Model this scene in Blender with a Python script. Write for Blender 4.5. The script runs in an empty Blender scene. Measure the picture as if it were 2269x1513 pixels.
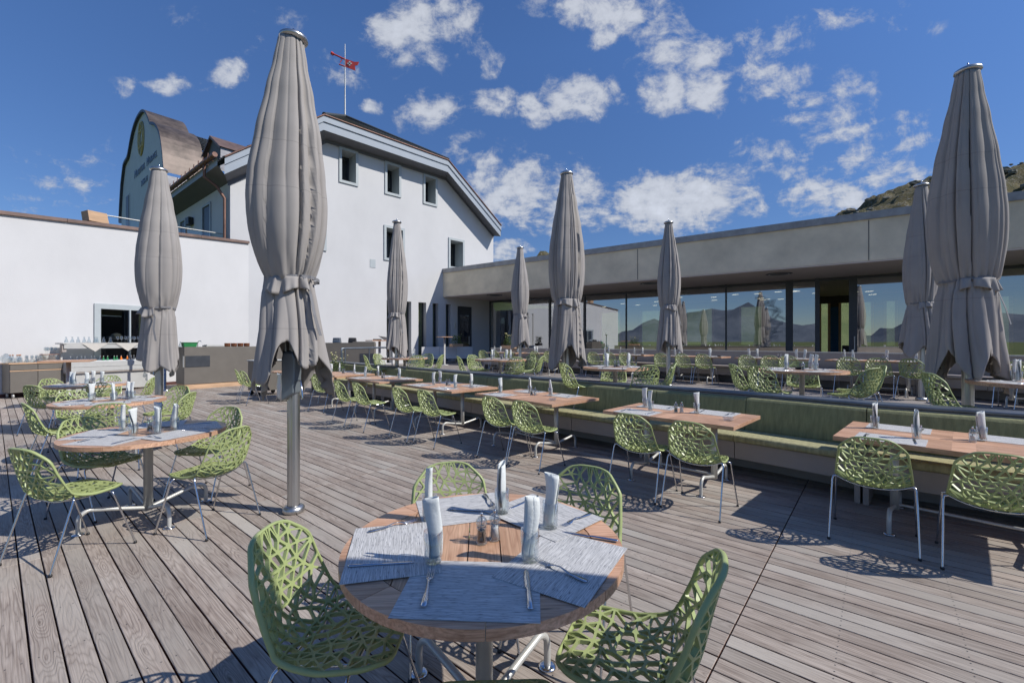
import bpy, bmesh, math, random
from mathutils import Vector, Matrix, noise
from mathutils.geometry import delaunay_2d_cdt, tessellate_polygon
R = math.radians
sc = bpy.context.scene
C = sc.collection
F, CX, CY, EYE, UP = 968.0, 1134.5, 756.5, 1.55, 0.37      # focal length in photo pixels, eye height, upper deck height

# ------------------------------------------------------------------ camera, sky, sun, exposure
cd = bpy.data.cameras.new('camera'); cam = bpy.data.objects.new('camera', cd); C.objects.link(cam)
cam.location = (0, 0, EYE); cam.rotation_euler = (R(90), 0, 0)
cd.sensor_width = 36; cd.lens = 36 * F / 2269; cd.clip_end = 9000; cd.clip_start = 0.05
sc.camera = cam
SUN = Vector((0.97, -0.23, 0.93)).normalized()
sd = bpy.data.lights.new('sun', 'SUN'); so = bpy.data.objects.new('sun', sd); C.objects.link(so)
sd.energy = 3.0; sd.angle = R(0.5); sd.color = (1.0, 0.955, 0.89)
so.rotation_euler = (-SUN).to_track_quat('-Z', 'Y').to_euler(); so.location = (20, -5, 30)
sc.view_settings.view_transform = 'Standard'; sc.view_settings.look = 'None'
sc.view_settings.exposure = 0.62; sc.view_settings.gamma = 1
sc.render.engine = 'CYCLES'
sc.cycles.max_bounces = 7; sc.cycles.transparent_max_bounces = 24; sc.cycles.caustics_reflective = False
sc.cycles.caustics_refractive = False; sc.cycles.use_denoising = True; sc.cycles.sample_clamp_indirect = 6

class NT:
    """tiny node-tree helper"""
    def __init__(s, tree): s.t = tree; s.n = tree.nodes; s.l = tree.links
    def a(s, typ, ins=None, **props):
        n = s.n.new(typ)
        for k, v in props.items(): setattr(n, k, v)
        for k, v in (ins or {}).items():
            if isinstance(v, bpy.types.NodeSocket): s.l.new(v, n.inputs[k])
            else: n.inputs[k].default_value = v
        return n
    def m(s, op, a, b=0.0, c=0.0, clamp=False):
        n = s.n.new('ShaderNodeMath'); n.operation = op; n.use_clamp = clamp
        for i, v in enumerate((a, b, c)):
            if isinstance(v, bpy.types.NodeSocket): s.l.new(v, n.inputs[i])
            else: n.inputs[i].default_value = v
        return n.outputs[0]
    def mix(s, f, a, b, mode='MIX'):
        n = s.n.new('ShaderNodeMix'); n.data_type = 'RGBA'; n.blend_type = mode
        for i, v in ((0, f), (6, a), (7, b)):
            if isinstance(v, bpy.types.NodeSocket): s.l.new(v, n.inputs[i])
            elif isinstance(v, (tuple, list)): n.inputs[i].default_value = (*v[:3], 1)
            else: n.inputs[i].default_value = v
        return n.outputs[2]
    def ramp(s, f, pts, interp='LINEAR'):
        n = s.n.new('ShaderNodeValToRGB'); n.color_ramp.interpolation = interp
        e = n.color_ramp.elements
        while len(e) < len(pts): e.new(0.5)
        for el, (p, c) in zip(e, pts): el.position = p; el.color = (*c[:3], 1) if isinstance(c, (tuple, list)) else (c, c, c, 1)
        s.l.new(f, n.inputs[0]); return n.outputs[0]
    def noise(s, vec, scale, detail=4, rough=0.55, dist=0.0):
        return s.a('ShaderNodeTexNoise', {'Vector': vec, 'Scale': scale, 'Detail': detail, 'Roughness': rough, 'Distortion': dist}).outputs[0]

world = bpy.data.worlds.new('World'); sc.world = world; world.use_nodes = True
W = NT(world.node_tree); W.n.clear()
sky = W.a('ShaderNodeTexSky', sky_type='NISHITA', sun_disc=False, sun_elevation=math.asin(SUN.z),
          sun_rotation=math.atan2(SUN.x, SUN.y), altitude=2450, air_density=1.0, dust_density=0.25, ozone_density=2.6)
gen = W.a('ShaderNodeTexCoord').outputs['Generated']
sep = W.a('ShaderNodeSeparateXYZ', {0: gen})
dx, dy, dz = sep.outputs
zz = W.m('ADD', W.m('MAXIMUM', dz, 0.0), 0.16)
cl = W.a('ShaderNodeCombineXYZ', {0: W.m('DIVIDE', dx, zz), 1: W.m('DIVIDE', dy, zz), 2: 0.0}).outputs[0]
yy = W.m('MAXIMUM', dy, 0.05)
uv = W.a('ShaderNodeCombineXYZ', {0: W.m('DIVIDE', dx, yy), 1: W.m('DIVIDE', dz, yy), 2: 0.0}).outputs[0]
warp = W.a('ShaderNodeTexNoise', {'Vector': uv, 'Scale': 5.0, 'Detail': 3.0})
uvw = W.a('ShaderNodeVectorMath', {0: uv, 1: W.a('ShaderNodeVectorMath', {0: W.a('ShaderNodeVectorMath', {0: warp.outputs[1], 1: (0.5, 0.5, 0.5)}, operation='SUBTRACT').outputs[0], 'Scale': 0.10}, operation='SCALE').outputs[0]}, operation='ADD').outputs[0]
# cloud banks of this morning: centre, half sizes (photo-pixel units turned into directions), tilt, density
banks = [(265,180,60,30,0,.55),(370,180,62,30,8,.75),(500,182,66,38,-12,.8),(150,375,150,70,0,.5),(70,440,150,36,0,.4),(220,440,70,24,0,.45),
 (905,55,95,95,-35,.95),(1010,40,110,80,0,.75),(760,145,95,75,-20,.6),(835,232,46,20,0,.8),(730,222,70,30,0,.45),(965,240,80,52,-25,.85),(1095,228,60,55,0,.9),(1085,130,40,45,30,.6),
 (1180,235,50,60,0,.95),(1290,205,105,62,-5,1.0),(1340,85,50,30,-25,.85),(1345,22,170,55,0,.95),(1470,60,80,50,0,.8),(1515,120,105,70,-10,.8),(1480,205,70,60,0,.85),(1560,200,60,70,10,.9),
 (1640,110,120,90,-15,.62),(1700,175,110,60,-10,.7),(1780,225,70,34,0,.85),(1890,205,80,60,0,.6),(1740,90,120,50,-10,.62),(1840,60,130,50,-15,.5),(1985,55,60,60,0,.5),
 (1490,445,205,78,-4,1.15),(1230,440,150,100,0,.85),(1110,425,140,90,-10,.9),(960,345,110,40,-15,.6),(1850,290,150,80,10,.6),(1950,360,170,90,0,.65),(1850,440,130,52,0,.95),(1720,370,120,60,0,.6),(1990,300,110,70,0,.6),
 (1125,560,70,30,0,.8),(1628,318,16,12,0,.5),(2060,70,40,30,0,.35),(450,40,140,60,0,.3),(600,90,120,90,0,.3)]
acc = None
for (px, py, rx, ry, rot, wgt) in banks:
    u, v = (px - CX) / F, (CY - py) / F
    mp = W.a('ShaderNodeMapping', {'Vector': uvw, 'Location': (u, v, 0), 'Rotation': (0, 0, R(-rot)), 'Scale': (rx / F, ry / F, 1)}, vector_type='TEXTURE')
    ln = W.a('ShaderNodeVectorMath', {0: mp.outputs[0]}, operation='LENGTH').outputs['Value']
    val = W.m('MULTIPLY', W.m('SUBTRACT', 1.4, ln, clamp=True), wgt * 0.97)
    acc = val if acc is None else W.m('MAXIMUM', acc, val)
generic = W.m('MULTIPLY', W.noise(cl, 0.35, 3), 0.55)                    # the sky behind the photographer
front = W.m('MULTIPLY', dy, 8.0, clamp=True)
acc = W.m('ADD', W.m('MULTIPLY', acc, front), W.m('MULTIPLY', generic, W.m('SUBTRACT', 1.0, front)))
det = W.noise(uvw, 21.0, 9, 0.66, 0.2)
det2 = W.noise(cl, 8.0, 6, 0.62, 0.2)
dens = W.m('ADD', acc, W.m('MULTIPLY', W.m('SUBTRACT', W.m('ADD', W.m('MULTIPLY', det, 0.5), W.m('MULTIPLY', det2, 0.5)), 0.5), 3.0))
mask = W.a('ShaderNodeMapRange', {'Value': dens, 'From Min': 0.36, 'From Max': 0.98}, interpolation_type='SMOOTHSTEP').outputs[0]
mask = W.m('MULTIPLY', mask, W.m('MULTIPLY', acc, 2.6, clamp=True))
body = W.a('ShaderNodeMapRange', {'Value': dens, 'From Min': 0.3, 'From Max': 1.7, 'To Min': 2.0, 'To Max': 3.7}).outputs[0]
ccol = W.mix(1.0, (0.90, 0.95, 1.06), body, 'MULTIPLY')
hue = W.a('ShaderNodeHueSaturation', {'Color': sky.outputs[0], 'Saturation': 1.16, 'Value': 1.0, 'Hue': 0.505}).outputs[0]
low = W.a('ShaderNodeMapRange', {'Value': dz, 'From Min': 0.0, 'From Max': 0.55, 'To Min': 0.36, 'To Max': 0.76}).outputs[0]
hue = W.mix(1.0, hue, W.a('ShaderNodeCombineColor', {0: W.m('MULTIPLY', low, 0.90), 1: W.m('MULTIPLY', low, 0.90), 2: W.m('MULTIPLY', low, 0.93)}).outputs[0], 'MULTIPLY')
col = W.mix(W.m('MULTIPLY', mask, 0.9), hue, ccol)
bg = W.a('ShaderNodeBackground', {'Color': col, 'Strength': 0.15})
W.l.new(bg.outputs[0], W.a('ShaderNodeOutputWorld').inputs[0])

# ------------------------------------------------------------------ materials
MATS = {}
def mat(name, base, rough=0.6, metal=0.0, var=0.12, scale=6.0, bump=0.0, bscale=None, stretch=(1, 1, 1), spec=0.5, coord='Object'):
    """procedural principled material: base colour broken up by noise, optional bump"""
    if name in MATS: return MATS[name]
    m = bpy.data.materials.new(name); m.use_nodes = True; T = NT(m.node_tree); T.n.clear()
    co = T.a('ShaderNodeTexCoord').outputs[coord]
    mp = T.a('ShaderNodeMapping', {'Vector': co, 'Scale': stretch}).outputs[0]
    nz = T.noise(mp, scale, 5, 0.6)
    lo = tuple(max(0, c * (1 - var)) for c in base); hi = tuple(min(1, c * (1 + var)) for c in base)
    col = T.ramp(nz, [(0.3, lo), (0.7, hi)])
    p = T.a('ShaderNodeBsdfPrincipled', {'Base Color': col, 'Metallic': metal, 'Specular IOR Level': spec,
            'Roughness': T.a('ShaderNodeMapRange', {'Value': nz, 'To Min': max(0.02, rough - 0.08), 'To Max': min(1, rough + 0.08)}).outputs[0]})
    if bump:
        b = T.a('ShaderNodeBump', {'Strength': bump, 'Distance': 0.01, 'Height': T.noise(mp, bscale or scale * 6, 6, 0.65)})
        T.l.new(b.outputs[0], p.inputs['Normal'])
    T.l.new(p.outputs[0], T.a('ShaderNodeOutputMaterial').inputs[0])
    MATS[name] = m; return m

def wood_mat(name, dark, mid, light, rough, grain=1.0, ring=1.0, island=0.25, bump=0.35, rot=0.0, knot=(0.05, 0.03, 0.02), grey=None):
    """boards: grain along local X after turning by rot; every mesh island gets its own tone and its own piece of grain"""
    m = bpy.data.materials.new(name); m.use_nodes = True; T = NT(m.node_tree); T.n.clear()
    co = T.a('ShaderNodeTexCoord').outputs['Object']
    geo = T.a('ShaderNodeNewGeometry'); rnd = geo.outputs['Random Per Island']
    v = T.a('ShaderNodeMapping', {'Vector': co, 'Rotation': (0, 0, rot)}).outputs[0]
    off = T.a('ShaderNodeCombineXYZ', {0: T.m('MULTIPLY', rnd, 37.0), 1: T.m('MULTIPLY', rnd, 91.0), 2: T.m('MULTIPLY', rnd, 13.0)}).outputs[0]
    v = T.a('ShaderNodeVectorMath', {0: v, 1: off}, operation='ADD').outputs[0]
    va = T.a('ShaderNodeMapping', {'Vector': v, 'Scale': (0.6, 7.0, 7.0)}).outputs[0]
    wob = T.noise(va, 1.1 * grain, 3, 0.5)
    kn = T.a('ShaderNodeTexVoronoi', {'Vector': T.a('ShaderNodeMapping', {'Vector': v, 'Scale': (0.75, 4.2, 4.2)}).outputs[0], 'Scale': 2.0 * grain}).outputs['Distance']
    knf = T.m('POWER', T.m('SUBTRACT', 1.0, T.m('MULTIPLY', kn, 2.0), clamp=True), 2.0)
    field = T.m('ADD', T.m('MULTIPLY', wob, 2.6), T.m('MULTIPLY', knf, 0.9))
    rings = T.m('SINE', T.m('MULTIPLY', field, 26.0 * ring))
    rings = T.m('MULTIPLY', T.m('ADD', rings, 1.0), 0.5)
    rings = T.m('POWER', rings, 0.36)
    fine = T.noise(T.a('ShaderNodeMapping', {'Vector': v, 'Scale': (2.0, 120.0, 60.0)}).outputs[0], 1.6, 4, 0.7)
    blot = T.noise(T.a('ShaderNodeMapping', {'Vector': v, 'Scale': (1.0, 2.0, 2.0)}).outputs[0], 1.7, 4, 0.6)
    c = T.ramp(blot, [(0.28, mid), (0.72, light)])
    c = T.mix(T.m('MULTIPLY', T.m('SUBTRACT', 1.0, rings), 0.52), c, dark)
    c = T.mix(T.m('MULTIPLY', T.m('SUBTRACT', fine, 0.42, clamp=True), 2.1, clamp=True), c, tuple(x * 0.62 for x in dark))
    kd = T.m('MULTIPLY', T.m('SUBTRACT', 0.075, kn, clamp=True), 16.0, clamp=True)
    c = T.mix(kd, c, knot)
    if grey:
        g = T.noise(v, 0.9, 3, 0.5)
        c = T.mix(T.m('MULTIPLY', T.m('SUBTRACT', g, 0.45, clamp=True), 4.0, clamp=True), c, grey)
    tone = T.m('ADD', 1.0 - island / 2, T.m('MULTIPLY', T.m('FRACT', T.m('MULTIPLY', rnd, 7.31)), island))
    c = T.mix(1.0, c, T.a('ShaderNodeCombineColor', {0: tone, 1: tone, 2: tone}).outputs[0], 'MULTIPLY')
    p = T.a('ShaderNodeBsdfPrincipled', {'Base Color': c, 'Roughness': rough, 'Specular IOR Level': 0.35})
    if bump:
        h = T.m('ADD', T.m('MULTIPLY', rings, 0.6), T.m('MULTIPLY', fine, 0.8))
        b = T.a('ShaderNodeBump', {'Strength': bump, 'Distance': 0.004, 'Height': h}); T.l.new(b.outputs[0], p.inputs['Normal'])
    T.l.new(p.outputs[0], T.a('ShaderNodeOutputMaterial').inputs[0]); MATS[name] = m; return m

def glass_mat(name, tint, refl_min, refl_max, rough=0.0, dirt=0.0):
    """thin clear glass: transparent, mirrored more at grazing angles"""
    m = bpy.data.materials.new(name); m.use_nodes = True; T = NT(m.node_tree); T.n.clear()
    lw = T.a('ShaderNodeLayerWeight', {'Blend': 0.35}).outputs['Facing']
    f = T.a('ShaderNodeMapRange', {'Value': T.m('POWER', lw, 2.0), 'To Min': refl_min, 'To Max': refl_max}).outputs[0]
    tr = T.a('ShaderNodeBsdfTransparent', {'Color': (*tint, 1)}).outputs[0]
    gl = T.a('ShaderNodeBsdfGlossy', {'Color': (0.95, 0.97, 1.0, 1), 'Roughness': rough})
    if dirt:
        co = T.a('ShaderNodeTexCoord').outputs['Object']
        b = T.a('ShaderNodeBump', {'Strength': dirt, 'Distance': 0.02, 'Height': T.noise(co, 0.7, 2)}); T.l.new(b.outputs[0], gl.inputs['Normal'])
    mx = T.a('ShaderNodeMixShader', {0: f, 1: tr, 2: gl.outputs[0]})
    T.l.new(mx.outputs[0], T.a('ShaderNodeOutputMaterial').inputs[0]); MATS[name] = m; return m

PLANK = math.atan2(0.643, -0.766)
M_deck = wood_mat('weathered_larch_boards', (0.135, 0.098, 0.078), (0.345, 0.283, 0.237), (0.475, 0.412, 0.355), 0.78, 1.0, 1.5, 0.25, 0.55, 0.0, grey=(0.40, 0.365, 0.32))
M_deckside = mat('board_edge_brown', (0.11, 0.045, 0.028), 0.85, var=0.3)
M_top = wood_mat('larch_table_wood', (0.36, 0.165, 0.09), (0.56, 0.32, 0.195), (0.76, 0.49, 0.33), 0.42, 1.4, 0.9, 0.30, 0.08)
M_mat = None
M_green = mat('green_chair_plastic', (0.345, 0.405, 0.17), 0.42, var=0.05, scale=3)
M_chrome = mat('chrome_tube', (0.62, 0.63, 0.65), 0.16, 1.0, var=0.04)
M_steel = mat('brushed_steel', (0.50, 0.50, 0.49), 0.36, 1.0, var=0.10, scale=20, stretch=(1, 1, 0.1))
M_alu = mat('matt_aluminium', (0.56, 0.56, 0.53), 0.42, 0.35, var=0.07, scale=9)
M_black = mat('black_rubber', (0.02, 0.02, 0.022), 0.5, var=0.2)
M_white = mat('white_render', (0.60, 0.60, 0.60), 0.9, var=0.045, scale=0.8, bump=0.35, bscale=40, stretch=(1, 1, 0.6))
M_shell = mat('painted_frame_grey', (0.42, 0.46, 0.47), 0.55, var=0.04)
M_verge = mat('blue_grey_verge_paint', (0.33, 0.375, 0.43), 0.6, var=0.06, scale=2)
M_soffit = mat('dark_grey_soffit', (0.13, 0.135, 0.15), 0.8, var=0.06)
M_copper = mat('weathered_copper', (0.20, 0.115, 0.09), 0.55, 0.5, var=0.30, scale=2.2, bump=0.2, bscale=3)
M_copperb = mat('bright_copper_sheet', (0.115, 0.092, 0.08), 0.52, 0.4, var=0.5, scale=1.6, bump=0.5, bscale=2.0)
M_brownmetal = mat('brown_coping_sheet', (0.20, 0.135, 0.11), 0.5, 0.4, var=0.25, scale=2)
M_signwall = mat('grey_blue_render', (0.52, 0.58, 0.62), 0.9, var=0.05, scale=2)
M_dark = mat('anthracite_frame', (0.060, 0.066, 0.076), 0.45, 0.3, var=0.12)
M_rail = mat('slate_blue_rail', (0.155, 0.18, 0.21), 0.38, 0.55, var=0.16, scale=5)
M_conc = mat('sandy_grey_render', (0.74, 0.65, 0.49), 0.95, var=0.16, scale=0.9, bump=0.9, bscale=22)
M_coping = mat('grey_zinc_coping', (0.34, 0.34, 0.34), 0.6, 0.4, var=0.22, scale=3)
M_ceil = mat('beige_soffit_plaster', (0.66, 0.58, 0.52), 0.9, var=0.04)
M_beige = mat('taupe_panel', (0.38, 0.335, 0.30), 0.6, var=0.05)
M_bargrey = mat('grey_brown_counter', (0.15, 0.135, 0.115), 0.55, var=0.07, scale=3)
M_khaki = mat('khaki_seat_fabric', (0.38, 0.36, 0.20), 0.95, var=0.28, scale=30, bump=0.5, bscale=90, stretch=(1, 1, 0.12))
M_olive = mat('olive_back_fabric', (0.25, 0.25, 0.125), 0.95, var=0.22, scale=30, bump=0.5, bscale=90, stretch=(1, 1, 0.10))
M_pine = mat('pale_pine', (0.55, 0.36, 0.22), 0.7, var=0.22, scale=5, stretch=(0.3, 0.3, 3))
M_terra = mat('terracotta', (0.38, 0.17, 0.09), 0.8, var=0.25, scale=20)
M_cloth = mat('white_napkin', (0.66, 0.69, 0.68), 0.95, var=0.05, scale=30, bump=0.25, bscale=60)
M_linen = mat('linen_cloth', (0.55, 0.52, 0.47), 0.95, var=0.06, scale=20)
M_tile = mat('dark_roof_tile', (0.045, 0.05, 0.048), 0.7, var=0.4, scale=14, bump=1.0, bscale=9)
M_metalgrey = mat('grey_metal_cheek', (0.34, 0.34, 0.36), 0.45, 0.4, var=0.12)
M_red = mat('red_vane_paint', (0.62, 0.07, 0.06), 0.5, var=0.08)
M_gold = mat('gilt_emblem', (0.44, 0.37, 0.17), 0.5, 0.4, var=0.15)
M_blue = mat('blue_wall_paint', (0.02, 0.10, 0.24), 0.7, var=0.1)
M_curtain = mat('olive_curtain', (0.15, 0.17, 0.09), 0.9, var=0.2, scale=9, stretch=(8, 8, 0.3))
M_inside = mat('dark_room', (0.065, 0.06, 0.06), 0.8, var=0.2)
M_greenbox = mat('green_plastic', (0.03, 0.22, 0.07), 0.4, var=0.1)
M_orange = mat('orange_juice', (0.75, 0.20, 0.02), 0.2, var=0.1)
M_bottleg = mat('green_bottle_glass', (0.04, 0.20, 0.08), 0.08, var=0.1)
M_pepper = mat('peppercorns', (0.03, 0.02, 0.015), 0.6, var=0.5, scale=120)
M_salt = mat('salt_grains', (0.80, 0.80, 0.82), 0.6, var=0.05, scale=150)
M_cut = mat('polished_cutlery', (0.60, 0.62, 0.66), 0.14, 1.0, var=0.03)
M_leaf = mat('plant_leaves', (0.07, 0.12, 0.02), 0.6, var=0.4, scale=25)
M_daisy = mat('pale_flower', (0.75, 0.70, 0.35), 0.7, var=0.1)
M_grass = mat('alpine_grass', (0.12, 0.14, 0.03), 0.95, var=0.5, scale=0.12, bump=0.8, bscale=0.6)
M_skirt = mat('red_brown_skirting', (0.085, 0.03, 0.025), 0.6, var=0.15)
M_pane = glass_mat('window_glass', (0.52, 0.57, 0.58), 0.42, 0.80, 0.0, 0.015)
M_house_pane = glass_mat('house_window_glass', (0.25, 0.27, 0.26), 0.10, 0.5)
M_clear = glass_mat('clear_glass', (0.92, 0.94, 0.945), 0.07, 0.85)
M_mill = glass_mat('mill_acrylic', (0.80, 0.83, 0.84), 0.16, 0.9, 0.05)
M_railglass = glass_mat('balustrade_glass', (0.82, 0.90, 0.90), 0.10, 0.6)
M_shelfw = mat('pale_grey_laminate', (0.46, 0.46, 0.44), 0.5, var=0.05)

def placemat_mat():
    m = bpy.data.materials.new('woven_placemat'); m.use_nodes = True; T = NT(m.node_tree); T.n.clear()
    co = T.a('ShaderNodeTexCoord').outputs['Object']
    st = T.noise(T.a('ShaderNodeMapping', {'Vector': co, 'Scale': (4.0, 160.0, 1)}).outputs[0], 2.0, 3, 0.6)
    dash = T.noise(T.a('ShaderNodeMapping', {'Vector': co, 'Scale': (14.0, 150.0, 1)}).outputs[0], 2.2, 1, 0.5)
    c = T.ramp(st, [(0.35, (0.33, 0.325, 0.315)), (0.52, (0.54, 0.535, 0.52)), (0.66, (0.72, 0.71, 0.69))])
    c = T.mix(T.m('MULTIPLY', T.m('SUBTRACT', dash, 0.60, clamp=True), 9.0, clamp=True), c, (0.13, 0.14, 0.16))
    p = T.a('ShaderNodeBsdfPrincipled', {'Base Color': c, 'Roughness': 0.6})
    b = T.a('ShaderNodeBump', {'Strength': 0.35, 'Distance': 0.002, 'Height': st}); T.l.new(b.outputs[0], p.inputs['Normal'])
    T.l.new(p.outputs[0], T.a('ShaderNodeOutputMaterial').inputs[0]); return m
M_mat = placemat_mat()

def canopy_mat():
    m = bpy.data.materials.new('taupe_parasol_cloth'); m.use_nodes = True; T = NT(m.node_tree); T.n.clear()
    co = T.a('ShaderNodeTexCoord').outputs['Object']
    n1 = T.noise(co, 2.5, 4); n2 = T.noise(co, 400.0, 2)
    c = T.ramp(n1, [(0.3, (0.375, 0.350, 0.330)), (0.7, (0.425, 0.400, 0.378))])
    c = T.mix(T.m('MULTIPLY', n2, 0.12), c, (0.2, 0.19, 0.18))
    zc = T.a('ShaderNodeSeparateXYZ', {0: co}).outputs[2]
    for z0 in (2.86, 3.27, 1.66): c = T.mix(T.m('MULTIPLY', T.m('LESS_THAN', T.m('ABSOLUTE', T.m('SUBTRACT', zc, z0)), 0.0035), 0.35), c, (0.16, 0.15, 0.145))
    p = T.a('ShaderNodeBsdfPrincipled', {'Base Color': c, 'Roughness': 0.9, 'Specular IOR Level': 0.2})
    tl = T.a('ShaderNodeBsdfTranslucent', {'Color': c})
    b = T.a('ShaderNodeBump', {'Strength': 0.12, 'Distance': 0.02, 'Height': T.noise(T.a('ShaderNodeMapping', {'Vector': co, 'Scale': (4, 4, 1.0)}).outputs[0], 2.6, 3, 0.4, 0.3)})
    T.l.new(b.outputs[0], p.inputs['Normal'])
    mx = T.a('ShaderNodeMixShader', {0: 0.14, 1: p.outputs[0], 2: tl.outputs[0]})
    T.l.new(mx.outputs[0], T.a('ShaderNodeOutputMaterial').inputs[0]); return m
M_canopy = canopy_mat()

def deck2_mat():
    """upper deck boards seen at a grazing angle"""
    m = bpy.data.materials.new('upper_deck_boards'); m.use_nodes = True; T = NT(m.node_tree); T.n.clear()
    co = T.a('ShaderNodeTexCoord').outputs['Object']
    v = T.a('ShaderNodeMapping', {'Vector': co, 'Rotation': (0, 0, -PLANK)}).outputs[0]
    br = T.a('ShaderNodeTexBrick', {'Vector': v, 'Scale': 1.0, 'Brick Width': 4.0, 'Row Height': 0.109, 'Mortar Size': 0.0035, 'Mortar Smooth': 0.1,
             'Color1': (0.24, 0.205, 0.18, 1), 'Color2': (0.35, 0.32, 0.30, 1), 'Mortar': (0.03, 0.015, 0.01, 1)}, offset=0.0)
    n = T.noise(T.a('ShaderNodeMapping', {'Vector': v, 'Scale': (1.5, 30, 1)}).outputs[0], 3.0, 5, 0.65)
    c = T.mix(1.0, br.outputs[0], T.ramp(n, [(0.3, 0.72), (0.7, 1.1)]), 'MULTIPLY')
    p = T.a('ShaderNodeBsdfPrincipled', {'Base Color': c, 'Roughness': 0.8})
    T.l.new(p.outputs[0], T.a('ShaderNodeOutputMaterial').inputs[0]); return m
M_deck2 = deck2_mat()

def hill_mat():
    m = bpy.data.materials.new('alpine_hillside'); m.use_nodes = True; T = NT(m.node_tree); T.n.clear()
    co = T.a('ShaderNodeTexCoord').outputs['Object']
    n1 = T.noise(co, 0.10, 6, 0.7); n2 = T.noise(co, 0.8, 7, 0.8, 0.5); n3 = T.noise(co, 3.0, 3, 0.6)
    c = T.ramp(n1, [(0.30, (0.055, 0.062, 0.02)), (0.48, (0.15, 0.12, 0.045)), (0.62, (0.085, 0.085, 0.028)), (0.75, (0.17, 0.14, 0.065))])
    rock = T.m('MULTIPLY', T.m('SUBTRACT', n2, 0.54, clamp=True), 16.0, clamp=True)
    far = T.m('MULTIPLY', T.m('SUBTRACT', T.a('ShaderNodeSeparateXYZ', {0: co}).outputs[1], 90.0), 0.02, clamp=True); rock = T.m('MULTIPLY', rock, far)
    c = T.mix(far, T.ramp(n1, [(0.3, (0.10, 0.15, 0.03)), (0.7, (0.20, 0.24, 0.07))]), c)
    c = T.mix(rock, c, T.ramp(n3, [(0.3, (0.17, 0.16, 0.14)), (0.7, (0.36, 0.34, 0.30))]))
    p = T.a('ShaderNodeBsdfPrincipled', {'Base Color': c, 'Roughness': 0.95})
    b = T.a('ShaderNodeBump', {'Strength': 1.0, 'Distance': 1.2, 'Height': n2}); T.l.new(b.outputs[0], p.inputs['Normal'])
    T.l.new(p.outputs[0], T.a('ShaderNodeOutputMaterial').inputs[0]); return m
M_hill = hill_mat()
def peak_mat():
    m = bpy.data.materials.new('snowy_rock_peaks'); m.use_nodes = True; T = NT(m.node_tree); T.n.clear()
    co = T.a('ShaderNodeTexCoord').outputs['Object']
    n = T.noise(co, 0.006, 7, 0.7); z = T.a('ShaderNodeSeparateXYZ', {0: co}).outputs[2]
    sn = T.m('MULTIPLY', T.m('SUBTRACT', T.m('ADD', T.m('MULTIPLY', z, 0.0014), n), 1.02, clamp=True), 7.0, clamp=True)
    c = T.mix(sn, T.ramp(n, [(0.35, (0.06, 0.08, 0.11)), (0.65, (0.15, 0.17, 0.20))]), (0.7, 0.72, 0.76))
    p = T.a('ShaderNodeBsdfPrincipled', {'Base Color': c, 'Roughness': 0.95})
    T.l.new(p.outputs[0], T.a('ShaderNodeOutputMaterial').inputs[0]); return m
M_peak = peak_mat()

# ------------------------------------------------------------------ mesh helpers
def G(px, py, h=0.0):
    """photo pixel of a point at height h -> its place on the plan"""
    Y = F * (EYE - h) / (py - CY); return Vector(((px - CX) / F * Y, Y, h))
def rotz(a): return Matrix.Rotation(a, 4, 'Z')

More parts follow.
